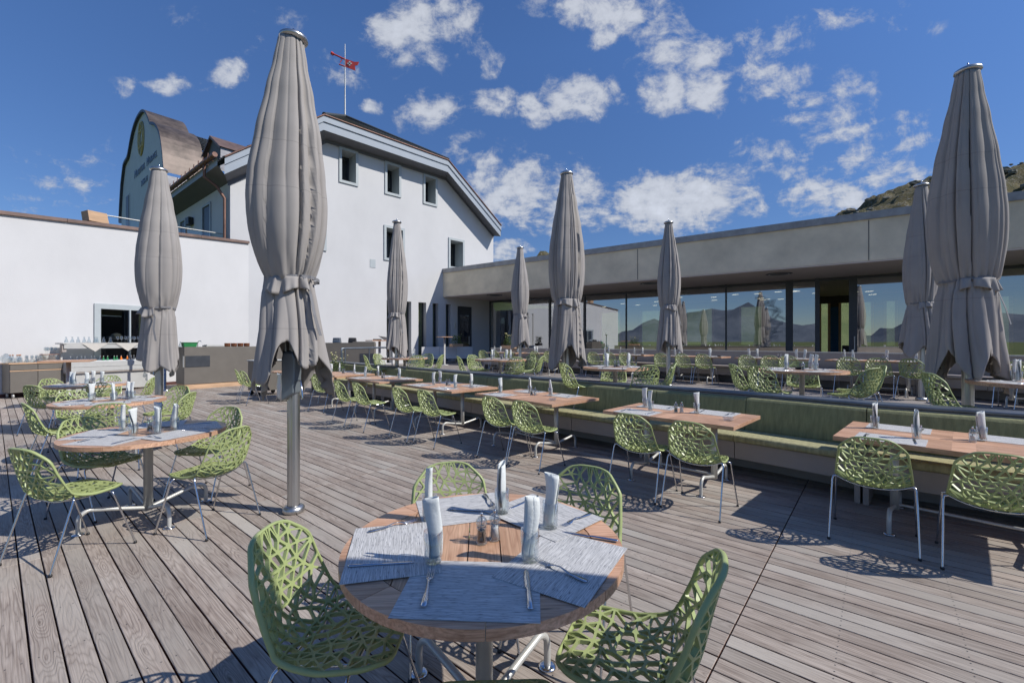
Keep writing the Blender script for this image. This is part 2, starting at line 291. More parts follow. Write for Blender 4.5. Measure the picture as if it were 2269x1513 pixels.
class MB:
    def __init__(s): s.v = []; s.f = []; s.mi = []; s.sm = []
    def add(s, vs, fs, mi=0, M=None, smooth=False):
        b = len(s.v)
        s.v += [tuple((M @ Vector(v)) if M else v) for v in vs]
        for f in fs: s.f.append([b + i for i in f]); s.mi.append(mi); s.sm.append(smooth)
        return s
    def box(s, c, d, rz=0.0, mi=0, M=None, taper=1.0):
        hx, hy, hz = d[0] / 2, d[1] / 2, d[2] / 2
        vs = [(x * hx * (taper if z > 0 else 1), y * hy * (taper if z > 0 else 1), z * hz) for z in (-1, 1) for y in (-1, 1) for x in (-1, 1)]
        fs = [(0, 2, 3, 1), (4, 5, 7, 6), (0, 1, 5, 4), (2, 6, 7, 3), (0, 4, 6, 2), (1, 3, 7, 5)]
        T = Matrix.Translation(c) @ rotz(rz)
        return s.add(vs, fs, mi, (M @ T) if M else T)
    def prism(s, poly, z0, z1, mi=0, M=None, mtop=None):
        n = len(poly); vs = [(p[0], p[1], z0) for p in poly] + [(p[0], p[1], z1) for p in poly]
        s.add(vs, [(i, (i + 1) % n, n + (i + 1) % n, n + i) for i in range(n)] + [tuple(range(n - 1, -1, -1))], mi, M)
        return s.add([(p[0], p[1], z1) for p in poly], [tuple(range(n))], mi if mtop is None else mtop, M)
    def quad(s, a, b, c, d, mi=0): return s.add([a, b, c, d], [(0, 1, 2, 3)], mi)
    def tube(s, pts, r, n=8, mi=0, M=None, caps=True, radii=None):
        pts = [Vector(p) for p in pts]; vs = []; up = None
        for i, p in enumerate(pts):
            t = ((pts[min(i + 1, len(pts) - 1)] - p).normalized() + (p - pts[max(i - 1, 0)]).normalized())
            t = t.normalized() if t.length > 1e-6 else Vector((0, 0, 1))
            if up is None: up = Vector((0, 0, 1)) if abs(t.z) < 0.9 else Vector((1, 0, 0))
            x = t.cross(up).normalized(); y = x.cross(t).normalized(); up = y
            rr = radii[i] if radii else r
            vs += [tuple(p + x * (rr * math.cos(2 * math.pi * k / n)) + y * (rr * math.sin(2 * math.pi * k / n))) for k in range(n)]
        fs = [(i * n + k, i * n + (k + 1) % n, (i + 1) * n + (k + 1) % n, (i + 1) * n + k) for i in range(len(pts) - 1) for k in range(n)]
        s.add(vs, fs, mi, M, True)
        if caps:
            s.add(vs[:n], [tuple(range(n))], mi, M); s.add(vs[-n:], [tuple(range(n - 1, -1, -1))], mi, M)
        return s
    def lathe(s, prof, n=24, mi=0, M=None, smooth=True):
        vs = [(r * math.cos(2 * math.pi * k / n), r * math.sin(2 * math.pi * k / n), z) for r, z in prof for k in range(n)]
        fs = [(i * n + k, i * n + (k + 1) % n, (i + 1) * n + (k + 1) % n, (i + 1) * n + k) for i in range(len(prof) - 1) for k in range(n)]
        return s.add(vs, fs, mi, M, smooth)
    def build(s, name, mats, parent=None, bevel=0.0, M=None, solid=0.0):
        me = bpy.data.meshes.new(name); me.from_pydata(s.v, [], s.f); me.update()
        mats = mats if isinstance(mats, (list, tuple)) else [mats]
        for m in mats: me.materials.append(m)
        me.polygons.foreach_set('material_index', s.mi); me.polygons.foreach_set('use_smooth', s.sm)
        o = bpy.data.objects.new(name, me); C.objects.link(o)
        if parent: o.parent = parent
        if M is not None: o.matrix_local = M
        if bevel:
            b = o.modifiers.new('bevel', 'BEVEL'); b.width = bevel; b.segments = 2; b.limit_method = 'ANGLE'; b.angle_limit = R(40)
        if solid:
            b = o.modifiers.new('thick', 'SOLIDIFY'); b.thickness = solid; b.offset = 0
        return o

def tag(o, label=None, cat=None, group=None, kind=None):
    if label: o['label'] = label
    if cat: o['category'] = cat
    if group: o['group'] = group
    if kind: o['kind'] = kind
    return o
def thing(name, label, cat, loc=(0, 0, 0), rz=0.0, group=None):
    o = bpy.data.objects.new(name, None); C.objects.link(o); o.location = loc; o.rotation_euler = (0, 0, rz)
    o.empty_display_size = 0.1
    return tag(o, label, cat, group)
USED = set()
KIDS = {}
def copy_tree(o, parent=None):
    c = o.copy(); C.objects.link(c)
    if parent: c.parent = parent; c.matrix_parent_inverse = o.matrix_parent_inverse.copy()
    for ch in KIDS[o.name] if o.name in KIDS else list(o.children): copy_tree(ch, c)
    return c
def place(proto, loc, rz, label, group=None, scale=None):
    """first call moves the prototype itself, later calls copy it with all its parts"""
    if proto.name in USED: o = copy_tree(proto)
    else: USED.add(proto.name); o = proto
    o.location = loc; o.rotation_euler = (0, 0, rz); o['label'] = label
    if scale: o.scale = scale
    if group: o['group'] = group
    return o
def holed(poly, holes, M, mi=0, mb=None):
    """flat wall polygon (s,z) with rectangular openings, mapped by M (s,q,z)->world"""
    mb = mb or MB()
    loops = [[Vector((p[0], p[1], 0)) for p in poly]] + [[Vector((h[0], h[1], 0)), Vector((h[0], h[3], 0)), Vector((h[2], h[3], 0)), Vector((h[2], h[1], 0))] for h in holes]
    flat = [v for l in loops for v in l]
    tris = tessellate_polygon(loops)
    mb.add([(v.x, 0, v.y) for v in flat], [tuple(t) for t in tris], mi, M); return mb
def frame(O, e, n):
    """local (s along e, q outward n, z up) -> world"""
    return Matrix(((e[0], n[0], 0, O[0]), (e[1], n[1], 0, O[1]), (0, 0, 1, 0), (0, 0, 0, 1)))
# ------------------------------------------------------------------ ground, hills, far peaks
def smooth01(t): t = max(0, min(1, t)); return t * t * (3 - 2 * t)
HX = [(-3, .04), (-.6, .06), (-.15, .13), (0, .165), (.065, .188), (.1, .18), (.3, .185), (.5, .222), (.73, .293), (.85, .348), (.95, .366), (1.17, .412), (1.5, .46), (2.2, .5)]
def hill_h(x, y):
    if y < 32: return -0.6
    u = x / 180.0
    for (a, ha), (b, hb) in zip(HX, HX[1:]):
        if u <= b: h = ha + (hb - ha) * max(0, (u - a) / (b - a)); break
    else: h = .5
    z = h * 180 * smooth01((y - 30) / 150) ** 1.0
    if y > 180: z *= max(0.2, 1 - (y - 180) / 420)
    z += noise.fractal(Vector((x * .03, y * .03, 0)), 1.0, 2.0, 5) * 2.6 * smooth01((y - 40) / 60)
    z += abs(noise.fractal(Vector((x * .11, y * .11, 3)), 0.9, 2.0, 4)) * 4.5 * smooth01((y - 60) / 60) - 1.5 * smooth01((y - 60) / 60)
    if 1.0 < x < 22: z += 1.6 * math.exp(-((x - 13) / 4.5) ** 2 - ((y - 178) / 10) ** 2)
    return z - 0.6
NX, NY = 300, 230; mb = MB(); vs = []
for j in range(NY + 1):
    t = j / NY; y = 24 + 226 * t if t < .86 else 218 + (t - .86) / .14 * 700
    for i in range(NX + 1):
        s_ = i / NX; x = -260 + 640 * s_
        vs.append((x, y, hill_h(x, y)))
mb.add(vs, [(j * (NX + 1) + i, j * (NX + 1) + i + 1, (j + 1) * (NX + 1) + i + 1, (j + 1) * (NX + 1) + i) for j in range(NY) for i in range(NX)], 0, None, True)
tag(mb.build('hillside', M_hill), kind='structure')
rkr = random.Random(21); rk = MB()
def boulder(mb, c, s_, rr):
    n = 7; vs = []
    for j in range(1, 4):
        for k in range(n):
            a = 2 * math.pi * k / n + j; r = s_ * math.sin(math.pi * j / 4) * rr.uniform(.7, 1.25); vs.append((c[0] + r * math.cos(a) * 1.3, c[1] + r * math.sin(a), c[2] + s_ * .75 * math.cos(math.pi * j / 4) * rr.uniform(.8, 1.2)))
    vs.append((c[0], c[1], c[2] + s_ * .8)); t = len(vs) - 1
    mb.add(vs, [(j * n + k, j * n + (k + 1) % n, (j + 1) * n + (k + 1) % n, (j + 1) * n + k) for j in range(2) for k in range(n)] + [(t, (k + 1) % n, k) for k in range(n)])
for k in range(620):
    x, y = rkr.uniform(85, 265), rkr.uniform(105, 205); s_ = rkr.choice((.35, .5, .7, 1.1, 1.7)) * rkr.uniform(.7, 1.2); boulder(rk, (x, y, hill_h(x, y) + s_ * .15), s_, rkr)
for k in range(60):
    x, y = rkr.uniform(5, 24), rkr.uniform(165, 185); s_ = rkr.uniform(.4, 1.3); boulder(rk, (x, y, hill_h(x, y)), s_, rkr)
tag(rk.build('rocks', mat('lichen_rock', (0.20, 0.19, 0.155), .95, var=.4, scale=1.5)), kind='stuff')
mb = MB(); mb.add([(-4000, -4000, -0.9), (4000, -4000, -0.9), (4000, 4000, -0.9), (-4000, 4000, -0.9)], [(0, 1, 2, 3)])
tag(mb.build('ground', M_grass), kind='structure')
mb = MB(); vs = []; N = 220
for i in range(N + 1):
    a = R(140 + 290 * i / N)
    for k in range(9):
        r = 2300 + 260 * k; c = Vector((r * math.cos(a), r * math.sin(a), 0))
        nn = noise.fractal(c * .0017, 1.1, 2.1, 7)
        h = max(0, 150 + 300 * nn) * (math.sin(math.pi * min(1, k / 8 * 1.1)) ** .8) - 60
        vs.append((c.x, c.y, h))
mb.add(vs, [(i * 9 + k, (i + 1) * 9 + k, (i + 1) * 9 + k + 1, i * 9 + k + 1) for i in range(N) for k in range(8)], 0, None, True)
tag(mb.build('mountains', M_peak), kind='structure')

# ------------------------------------------------------------------ lower deck: real boards with gaps
rng = random.Random(4)
ME = Matrix(((-0.766, -0.643, 0, 0), (0.643, -0.766, 0, 0), (0, 0, 1, 0), (0, 0, 0, 1)))   # l along boards, w across
mb = MB(); pitch = 0.109
def inside_deck(l, w):
    p = ME @ Vector((l, w, 0)); X, Y = p.x, p.y
    if Y < -2.2 or Y > 19: return False
    if X < -11.6 + .465 * (Y - 18.39) - 0.6: return False
    if X + 1.03 * Y > 10.6 and Y > -1: return X + 1.03 * Y < 11.2 if Y > 2.6 else X < 9
    return X < 9
w = -15.0
while w < 12:
    sh = rng.uniform(-.004, .004)
    for k in range(-5, 8):
        l0, l1 = .6 + 4 * k, .6 + 4 * (k + 1)
        g0 = .003 if k != 0 else .007; g1 = .003 if k != -1 else .007
        # clip the board to the deck outline by sampling
        ls = [l0 + (l1 - l0) * i / 16 for i in range(17)]; ok = [inside_deck(l, w) for l in ls]
        if not any(ok): continue
        a = ls[max(0, ok.index(True) - 0)]; b = ls[len(ok) - 1 - ok[::-1].index(True)]
        if b - a < .2: continue
        a, b = a + (g0 if a == l0 else 0), b - (g1 if b == l1 else 0)
        z = rng.uniform(-.0015, .0005); e = .0025; hw = (pitch - .0075) / 2 + rng.uniform(-.0008, .0008); c = w + sh * .3
        P = [(a, c - hw), (b, c - hw), (b, c + hw), (a, c + hw)]; Q = [(a + e, c - hw + e), (b - e, c - hw + e), (b - e, c + hw - e), (a + e, c + hw - e)]
        v8 = [(x, y, z - .028) for x, y in P] + [(x, y, z - e) for x, y in P] + [(x, y, z) for x, y in Q]
        mb.add(v8, [(8, 9, 10, 11), (4, 5, 9, 8), (5, 6, 10, 9), (6, 7, 11, 10), (7, 4, 8, 11)], 0)
        base = len(mb.v) - 12
        for f in ((0, 1, 5, 4), (1, 2, 6, 5), (2, 3, 7, 6), (3, 0, 4, 7)): mb.f.append([base + i for i in f]); mb.mi.append(1); mb.sm.append(False)
        pm = ME @ Vector(((a + b) / 2, c, 0))
        if pm.length < 9:
            lx_ = .6 + .5 * math.ceil((a - .6) / .5) + .06
            while lx_ < b - .02:
                pw = ME @ Vector((lx_, c, 0))
                if -.5 < pw.y < 6 and abs(pw.x) < 6:
                    for sg in (-.026, .026):
                        q_ = [(lx_ + .0038 * math.cos(k_ * 1.0472), c + sg + .0038 * math.sin(k_ * 1.0472), z + .0006) for k_ in range(6)]
                        mb.add(q_, [tuple(range(6))], 2)
                lx_ += .5
    w += pitch
deck = mb.build('deck', [M_deck, M_deckside, M_dark], M=ME); tag(deck, kind='structure')
mb = MB(); mb.add([(-16, -3, -.03), (10, -3, -.03), (10, 20, -.03), (-16, 20, -.03)], [(0, 1, 2, 3)])
tag(mb.build('deck_underlay', M_deckside), kind='structure')

# ------------------------------------------------------------------ bench line and upper deck outline
Wl = [(-6.05, 14.3), (-1.33, 9.54), (.13, 8.03), (1.2, 7.02), (3.06, 5.25), (3.79, 4.42), (4.52, 3.86), (5.9, 2.75)]
Wl = [Vector((x, y)) for x, y in Wl]
# smooth the kinks a little
Bl = [Vector(p) for p in ((-.9, 19.0), (2.1, 16.8), (4.2, 15.3), (6.7, 12.9), (9.2, 10.2), (9.95, 8.6), (11.0, 6.8))]
class Poly:
    def __init__(s, pts):
        s.p = pts; s.d = [0]
        for a, b in zip(pts, pts[1:]): s.d.append(s.d[-1] + (b - a).length)
        s.L = s.d[-1]
    def at(s, d):
        d = max(0, min(s.L - 1e-6, d))
        for i in range(len(s.p) - 1):
            if d <= s.d[i + 1]: break
        a, b = s.p[i], s.p[i + 1]; t = (b - a).normalized()
        return a + t * (d - s.d[i]), t
    def off(s, d, q):
        """point q metres toward the camera side of the line; tangent smoothed over half a metre"""
        p, _ = s.at(d); a, _ = s.at(d - .5); b, _ = s.at(d + .5); t = (b - a).normalized()
        return p + Vector((t.y, -t.x)) * q * (1 if t.y < 0 else -1), t
    def by_px(s, px, q):
        u = (px - CX) / F; best = None
        for i in range(400):
            d = s.L * i / 399; p, t = s.off(d, q); e = abs(p.x - u * p.y)
            if best is None or e < best[0]: best = (e, d)
        return best[1]
WP, BP = Poly(Wl), Poly(Bl)
poly = [tuple(WP.off(WP.L * i / 24, -.10)[0]) for i in range(25)] + [(9, .8), (20, .8), (20, 24), (8, 40), (-.2, 29.0), (-8.2, 21.2)]
mb = MB(); mb.prism(poly, .10, UP, 1, None, 0)
up = mb.build('upper_deck', [M_deck2, M_beige]); tag(up, kind='structure')

def strip(P, d0, d1, prof, mi=0, mb=None, step=.3, smooth=False):
    """sweep a closed (q,z) profile along part of a bench line"""
    mb = mb or MB(); n = max(1, int((d1 - d0) / step)); k = len(prof); vs = []
    for i in range(n + 1):
        d = d0 + (d1 - d0) * i / n
        for q, z in prof: p, t = P.off(d, q); vs.append((p.x, p.y, z))
    fs = [(i * k + j, i * k + (j + 1) % k, (i + 1) * k + (j + 1) % k, (i + 1) * k + j) for i in range(n) for j in range(k)]
    mb.add(vs, fs, mi, None, smooth); mb.add(vs[:k], [tuple(range(k))], mi); mb.add(vs[-k:], [tuple(range(k - 1, -1, -1))], mi)
    return mb
def rprof(q0, z0, q1, z1, r, n=4):
    out = []
    for cx, cz, a0 in ((q1 - r, z0 + r, -90), (q1 - r, z1 - r, 0), (q0 + r, z1 - r, 90), (q0 + r, z0 + r, 180)):
        out += [(cx + r * math.cos(R(a0 + 90 * i / n)), cz + r * math.sin(R(a0 + 90 * i / n))) for i in range(n + 1)]
    return out
def bench(P, z, name, label, cush, backc, d0, d1, rail, mod=1.15, group='long upholstered benches'):
    t = thing(name, label, 'bench', (0, 0, 0), group=group)
    strip(P, d0, d1, [(-.09, z), (.02, z), (.02, z + .88), (-.09, z + .88)]).build('bench_wall', M_beige, t)
    n = int((d1 - d0) / mod)
    for i in range(n):
        a, b = d0 + i * mod + .004, d0 + (i + 1) * mod - .004
        if cush: strip(P, a, b, rprof(.09, z + .405, .56, z + .485, .032), smooth=True).build('seat_cushion', cush, t)
        if backc: strip(P, a, b, [(.022, z + .47), (.15, z + .47), (.155, z + .50), (.105, z + .835), (.085, z + .862), (.022, z + .872)]).build('back_cushion', backc, t, bevel=.012)
        strip(P, a, b, [(.10, z + .21), (.515, z + .21), (.515, z + .40), (.10, z + .40)]).build('front_panel', M_beige, t, bevel=.004)
    for i in range(0, n + 1, 2):
        for o_ in (-.03, .03):
            p, tt = P.off(d0 + i * mod + o_, .30)
            MB().box((p.x, p.y, z + .10), (.045, .40, .205), math.atan2(tt.y, tt.x)).build('support', M_beige, t, bevel=.003)
    if rail: strip(P, d0 - .05, d1, rprof(-.20, z + .884, .035, z + .918, .012, 3)).build('top_rail', M_rail, t)
    else: strip(P, d0, d1, [(-.11, z + .884), (.035, z + .884), (.035, z + .91), (-.11, z + .91)]).build('top_ledge', M_alu, t)
    return t
bench(WP, 0.0, 'upholstered_bench', 'long olive upholstered bench with slate blue top rail along the step', M_khaki, M_olive, 0.0, WP.L, True)
bench(BP, UP, 'panelled_bench', 'long taupe panelled bench in front of the restaurant windows', M_beige, None, 0.0, BP.L, False)

# ------------------------------------------------------------------ the old house
M_clearpane = glass_mat('slit_window_glass', (0.85, 0.87, 0.85), 0.08, 0.5)
HO, He, Hn = (-11.565, 17.93), (.717, .697), (.697, -.717); HF = frame(HO, He, Hn)
def fac(px, py):
    x = (px - CX) / F; Y = 30 / (1.0284 - x); return (Y - 17.93) * 1.4344, EYE + (CY - py) * Y / F
house = thing('gabled_house', 'large white rendered house with clipped gable, dark tiled roof and curved sign gable', 'house', (0, 0, 0))
poly = [(0, -.9), (14.46, -.9), (14.46, 8.36), (10.72, 11.05), (3.9, 11.07), (0, 8.3)]
def rect(px0, py0, px1, py1, inset=0.0):
    s0, z0 = fac(px0, py0); s1, z1 = fac(px1, py1); return (s0 + inset, min(z0, z1) + inset, s1 - inset, max(z0, z1) - inset)
wins = []
for tl, br in (((750.5, 323.8), (794, 415)), ((852, 356.2), (889, 439.5)), ((937, 384.2), (969, 460)), ((683, 459), (724, 557.5)), ((850, 497.3), (897, 583)), ((993, 525.4), (1029, 600))):
    s0, zt = fac(*tl); s1, zb = fac(*br); wins.append((s0 + .14, zb + .14, s1 - .14, zt - .14))
slits = []
for a, b in ((857, 868), (893, 911.5), (927.3, 944.5), (959, 971.5), (988, 999.5)):
    s0, z0 = fac(a, 675); s1, _ = fac(b, 675); slits.append((s0, UP + .05, s1, 3.72))
d0, _ = fac(1014, 680); d1, _ = fac(1046.3, 680); door = (d0, UP, d1, 3.66)
openings = wins + slits + [door]
mb = holed(poly, openings, HF)
for (a, b, c, d), dep in [(h, .80) for h in wins] + [(h, .34) for h in slits] + [(door, .12)]:
    def P3(s, q, z): return HF @ Vector((s, q, z))
    for (p, q_) in (((a, b), (a, d)), ((a, d), (c, d)), ((c, d), (c, b)), ((c, b), (a, b))):
        mb.quad(P3(p[0], 0, p[1]), P3(q_[0], 0, q_[1]), P3(q_[0], -dep, q_[1]), P3(p[0], -dep, p[1]), 0 if dep < .4 else 1)
# side wall running away toward the sign gable
bx, by = -.776, .631
mb.quad((HO[0], HO[1], -.9), (HO[0] + bx * 8.3, HO[1] + by * 8.3, -.9), (HO[0] + bx * 8.3, HO[1] + by * 8.3, 8.3), (HO[0], HO[1], 8.3))
e_ = HF @ Vector((14.46, 0, 0)); mb.quad((e_.x, e_.y, -.9), (e_.x, e_.y, 8.36), (e_.x + bx * 14, e_.y + by * 14, 8.36), (e_.x + bx * 14, e_.y + by * 14, -.9))
mb.build('wall', [M_white, M_shell], house)
for i, (a, b, c, d) in enumerate(wins):
    fr = MB(); w_ = .125
    for x0, z0, x1, z1 in ((a - w_, b - w_, c + w_, b), (a - w_, d, c + w_, d + w_), (a - w_, b, a, d), (c, b, c + w_, d)):
        fr.box(((x0 + x1) / 2, .022, (z0 + z1) / 2), (x1 - x0, .07, z1 - z0), M=HF)
    f = fr.build('window', M_shell, house)
    s_ = MB()
    for x0, z0, x1, z1 in ((a, b, c, b + .07), (a, d - .07, c, d), (a, b + .07, a + .07, d - .07), (c - .07, b + .07, c, d - .07), ((a + c) / 2 - .03, b + .07, (a + c) / 2 + .03, d - .07)):
        s_.box(((x0 + x1) / 2, -.76, (z0 + z1) / 2), (x1 - x0, .05, z1 - z0), M=HF)
    s_.build('sash', M_dark, f)
    MB().quad(*[HF @ Vector(p) for p in ((a, -.77, b), (c, -.77, b), (c, -.77, d), (a, -.77, d))]).build('pane', M_house_pane, f)
    if i == 1: MB().box(((a + c) / 2, -.86, d - .45), (c - a, .02, .9), M=HF).build('blind', M_cloth, f)
for (a, b, c, d) in slits:
    f = MB().box((a + .03, -.30, (b + d) / 2), (.06, .05, d - b), M=HF).box((c - .03, -.30, (b + d) / 2), (.06, .05, d - b), M=HF).build('slit_window', M_dark, house)
    MB().quad(*[HF @ Vector(p) for p in ((a, -.31, b), (c, -.31, b), (c, -.31, d), (a, -.31, d))]).build('pane', M_clearpane, f)
    MB().quad(*[HF @ Vector(p) for p in ((a - .05, -.36, b), (c + .05, -.36, b), (c + .05, -.36, d), (a - .05, -.36, d))]).build('curtain', M_curtain, f)
a, b, c, d = door
f = MB()
for x0, z0, x1, z1 in ((a, d - .5, c, d), (a, b, a + .22, d - .5), (c - .16, b, c, d - .5), (a + .22, b, c - .16, b + .3), (a + .22, b + 1.1, c - .16, b + 1.14)):
    f.box(((x0 + x1) / 2, -.08, (z0 + z1) / 2), (x1 - x0, .06, z1 - z0), M=HF)
f = f.build('door', M_dark, house)
MB().quad(*[HF @ Vector(p) for p in ((a, -.09, b), (c, -.09, b), (c, -.09, d), (a, -.09, d))]).build('pane', M_house_pane, f)
MB().tube([HF @ Vector((c - .24, .0, b + 1.0)), HF @ Vector((c - .24, .0, b + 1.5))], .015).build('handle', M_steel, f)
x0, z0 = fac(1011, 722); MB().box((x0 - .1, .03, z0), (.14, .05, .34), M=HF).build('intercom', M_alu, house, bevel=.01)
x0, z0 = fac(826, 584); MB().box((x0, .008, z0), (.30, .014, .42), M=HF).build('wall_plate', M_shell, house)
# inside darkness behind the panes
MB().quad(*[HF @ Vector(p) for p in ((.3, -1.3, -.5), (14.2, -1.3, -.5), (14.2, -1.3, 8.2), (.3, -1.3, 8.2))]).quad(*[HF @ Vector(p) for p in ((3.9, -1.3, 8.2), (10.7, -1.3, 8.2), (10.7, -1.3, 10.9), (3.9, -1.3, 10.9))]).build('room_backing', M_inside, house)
# verge: outer line of the roof edge in front of the gable
q8 = .8
V = [(-.345, 8.75), (3.48, 11.78), (10.37, 11.72), (14.42, 8.78)]
Wt = [(-.1, 8.05), (3.9, 11.07), (10.72, 11.05), (14.46, 8.33)]
mb = MB(); h1 = .64
def bandp(z_in, q_in, z_out, q_out, mi):
    for (a, b) in zip(range(3), range(1, 4)):
        pass
vf = MB()
for i in range(3):
    a, b = V[i], V[i + 1]; wa, wb = Wt[i], Wt[i + 1]
    P3 = lambda s, q, z: HF @ Vector((s, q, z))
    vf.quad(P3(a[0], q8, a[1]), P3(b[0], q8, b[1]), P3(b[0], q8, b[1] - .27), P3(a[0], q8, a[1] - .27))
    vf.quad(P3(a[0], q8, a[1] - .27), P3(b[0], q8, b[1] - .27), P3(b[0], q8 - .05, b[1] - .28), P3(a[0], q8 - .05, a[1] - .28))
    vf.quad(P3(a[0], q8 - .05, a[1] - .28), P3(b[0], q8 - .05, b[1] - .28), P3(b[0], q8 - .05, b[1] - h1), P3(a[0], q8 - .05, a[1] - h1))
    mb.quad(P3(a[0], q8 - .05, a[1] - h1), P3(b[0], q8 - .05, b[1] - h1), P3(wb[0], .0, wb[1] + .0), P3(wa[0], .0, wa[1] + .0))
    # cornice strip on the wall just under the soffit
    vf.quad(P3(wa[0], .05, wa[1] + .02), P3(wb[0], .05, wb[1] + .02), P3(wb[0], .05, wb[1] - .16), P3(wa[0], .05, wa[1] - .16), 1)
r_ = HF @ Vector((14.42, q8, 8.78)); vf.quad(HF @ Vector((14.42, q8, 8.78)), HF @ Vector((14.42, q8 - .05, 8.14)), HF @ Vector((14.46, 0, 8.30)), HF @ Vector((14.46, 0, 8.9)))
vf.build('verge', [M_verge, M_soffit], house); mb.build('soffit', M_soffit, house)
cm = MB()
for i in range(3):
    a, b = V[i], V[i + 1]; pa, pb = HF @ Vector((a[0], q8 + .02, a[1] + .03)), HF @ Vector((b[0], q8 + .02, b[1] + .03)); cm.tube([pa, pb], .036, 6)
cm.build('copper_edging', M_copper, house)
# roof planes with tile courses
def tiles(quad4, nu, nv, mb, lift=.05):
    """roof plane as overlapping tile courses: a,b along the eave, d,c along the ridge"""
    a, b, c, d = [Vector(p) for p in quad4]; nrm = (b - a).cross(d - a).normalized()
    if nrm.z < 0: nrm = -nrm
    for j in range(nv):
        t0, t1 = j / nv, (j + 1) / nv
        p0, p1 = a.lerp(d, t0), b.lerp(c, t0); q0, q1 = a.lerp(d, t1), b.lerp(c, t1)
        for i in range(nu):
            u0, u1 = i / nu, (i + 1) / nu; l = lift * (1.0 + .25 * ((i * 7 + j * 3) % 5) / 5)
            A, B, Cc, D = p0.lerp(p1, u0), p0.lerp(p1, u1), q0.lerp(q1, u1), q0.lerp(q1, u0)
            mid = lambda X, Y, k: X.lerp(Y, .5) + nrm * k
            mb.add([A + nrm * l * .4, mid(A, B, l * 1.5), B + nrm * l * .4, Cc, mid(D, Cc, l * .6), D, A, B], [(0, 1, 4, 5), (1, 2, 3, 4), (6, 7, 2, 1, 0)], 0)
    return mb
H = HF @ Vector((7.4, -6.07, 15.6)); Vw = [HF @ Vector((s, q8, z)) for s, z in V]; Bk = Vector((bx, by, 0))
mb = MB()
tiles((Vw[1], Vw[2], H, H), 30, 22, mb)
Hb = H + Bk * 3
tiles((Vw[0] + Bk * 2.5, Vw[0], Vw[1], Vw[1] + Bk * 2.5), 12, 9, mb); tiles((Vw[1] + Bk * 2.5, Vw[1], H, H + Bk * 3), 12, 12, mb)
tiles((Vw[3], Vw[3] + Bk * 14, Vw[2] + Bk * 14, Vw[2]), 30, 9, mb); tiles((Vw[2], Vw[2] + Bk * 14, Hb, H), 30, 12, mb)
mb.build('roof', M_tile, house)
for a_, b_ in ((Vw[1], H), (Vw[2], H)):
    pass
rt = MB().tube([Vw[1] + Vector((0, 0, .06)), H + Vector((0, 0, .1))], .09, 6).tube([Vw[2] + Vector((0, 0, .06)), H + Vector((0, 0, .1))], .09, 6)
rt.build('ridge_tiles', M_tile, house)
# gutter, downpipe and eave of the shaded side
E0 = Vw[0] + Vector((0, 0, -.02)); g = MB()
so_ = Vector((-.631, -.776, 0))
g.quad(E0 + so_ * .25 + Vector((0, 0, -.35)), E0 + so_ * .25 + Bk * 8.6 + Vector((0, 0, -.35)), E0 + so_ * .25 + Bk * 8.6 + Vector((0, 0, -.05)), E0 + so_ * .25 + Vector((0, 0, -.05)))
g.quad(E0 + so_ * .25 + Vector((0, 0, -.35)), E0 + so_ * .25 + Bk * 8.6 + Vector((0, 0, -.35)), Vector((HO[0], HO[1], 8.1)) + Bk * 8.3, Vector((HO[0], HO[1], 8.1)), 1)
g.build('eave_board', [M_verge, M_soffit], house)
g = MB().tube([E0 + so_ * .36 + Bk * t + Vector((0, 0, .0)) for t in (-.1, 4, 8.5)], .095, 8)
for k in range(15): g.tube([E0 + so_ * .47 + Bk * (.3 + k * .58) + Vector((0, 0, .12)), E0 + so_ * .49 + Bk * (.3 + k * .58) + Vector((0, 0, -.08)), E0 + so_ * .30 + Bk * (.3 + k * .58) + Vector((0, 0, -.14))], .018, 5)
g.build('gutter', M_copper, house)
pc = Vector((HO[0], HO[1], 0)) + so_ * .12 + Bk * .25
pt = E0 + so_ * .34 + Bk * 1.2
MB().tube([pt, pt + Vector((0, 0, -.55)), pt.lerp(Vector((pc.x, pc.y, pt.z)), .6) + Vector((0, 0, -.85)), Vector((pc.x, pc.y, pt.z - 1.3)), Vector((pc.x, pc.y, 3))], .06, 8).build('downpipe', M_copper, house)
SF = Matrix(((-bx, -.631, 0, HO[0]), (-by, -.776, 0, HO[1]), (0, 0, 1, 0), (0, 0, 0, 1)))   # s toward the corner, q outward
def side(px, py):
    x = (px - CX) / F; tau = (HO[0] - x * HO[1]) / (.776 + .631 * x); Y = HO[1] + .631 * tau; return -tau, EYE + (CY - py) * Y / F
for (x0, y0, x1, y1) in ((451, 462, 467, 540), (402, 490, 412, 540)):
    s0, zt = side(x0, y0 + (0 if x0 > 420 else 4)); s1, _ = side(x1, y0); f = MB()
    for a, b, c, d in ((s0 - .1, zt, s1 + .1, zt + .1), (s0 - .1, 4.6, s0, zt), (s1, 4.6, s1 + .1, zt)):
        f.box(((a + c) / 2, .03, (b + d) / 2), (c - a, .06, d - b), M=SF)
    f = f.build('side_window', M_shell, house)
    MB().quad(*[SF @ Vector(p) for p in ((s0, .012, 4.6), (s1, .012, 4.6), (s1, .012, zt), (s0, .012, zt))]).build('pane', M_dark, f)
s0, z0 = side(426, 492); MB().box((s0, .12, z0), (.5, .2, .36), M=SF).build('loudspeaker_box', M_black, house, bevel=.02)
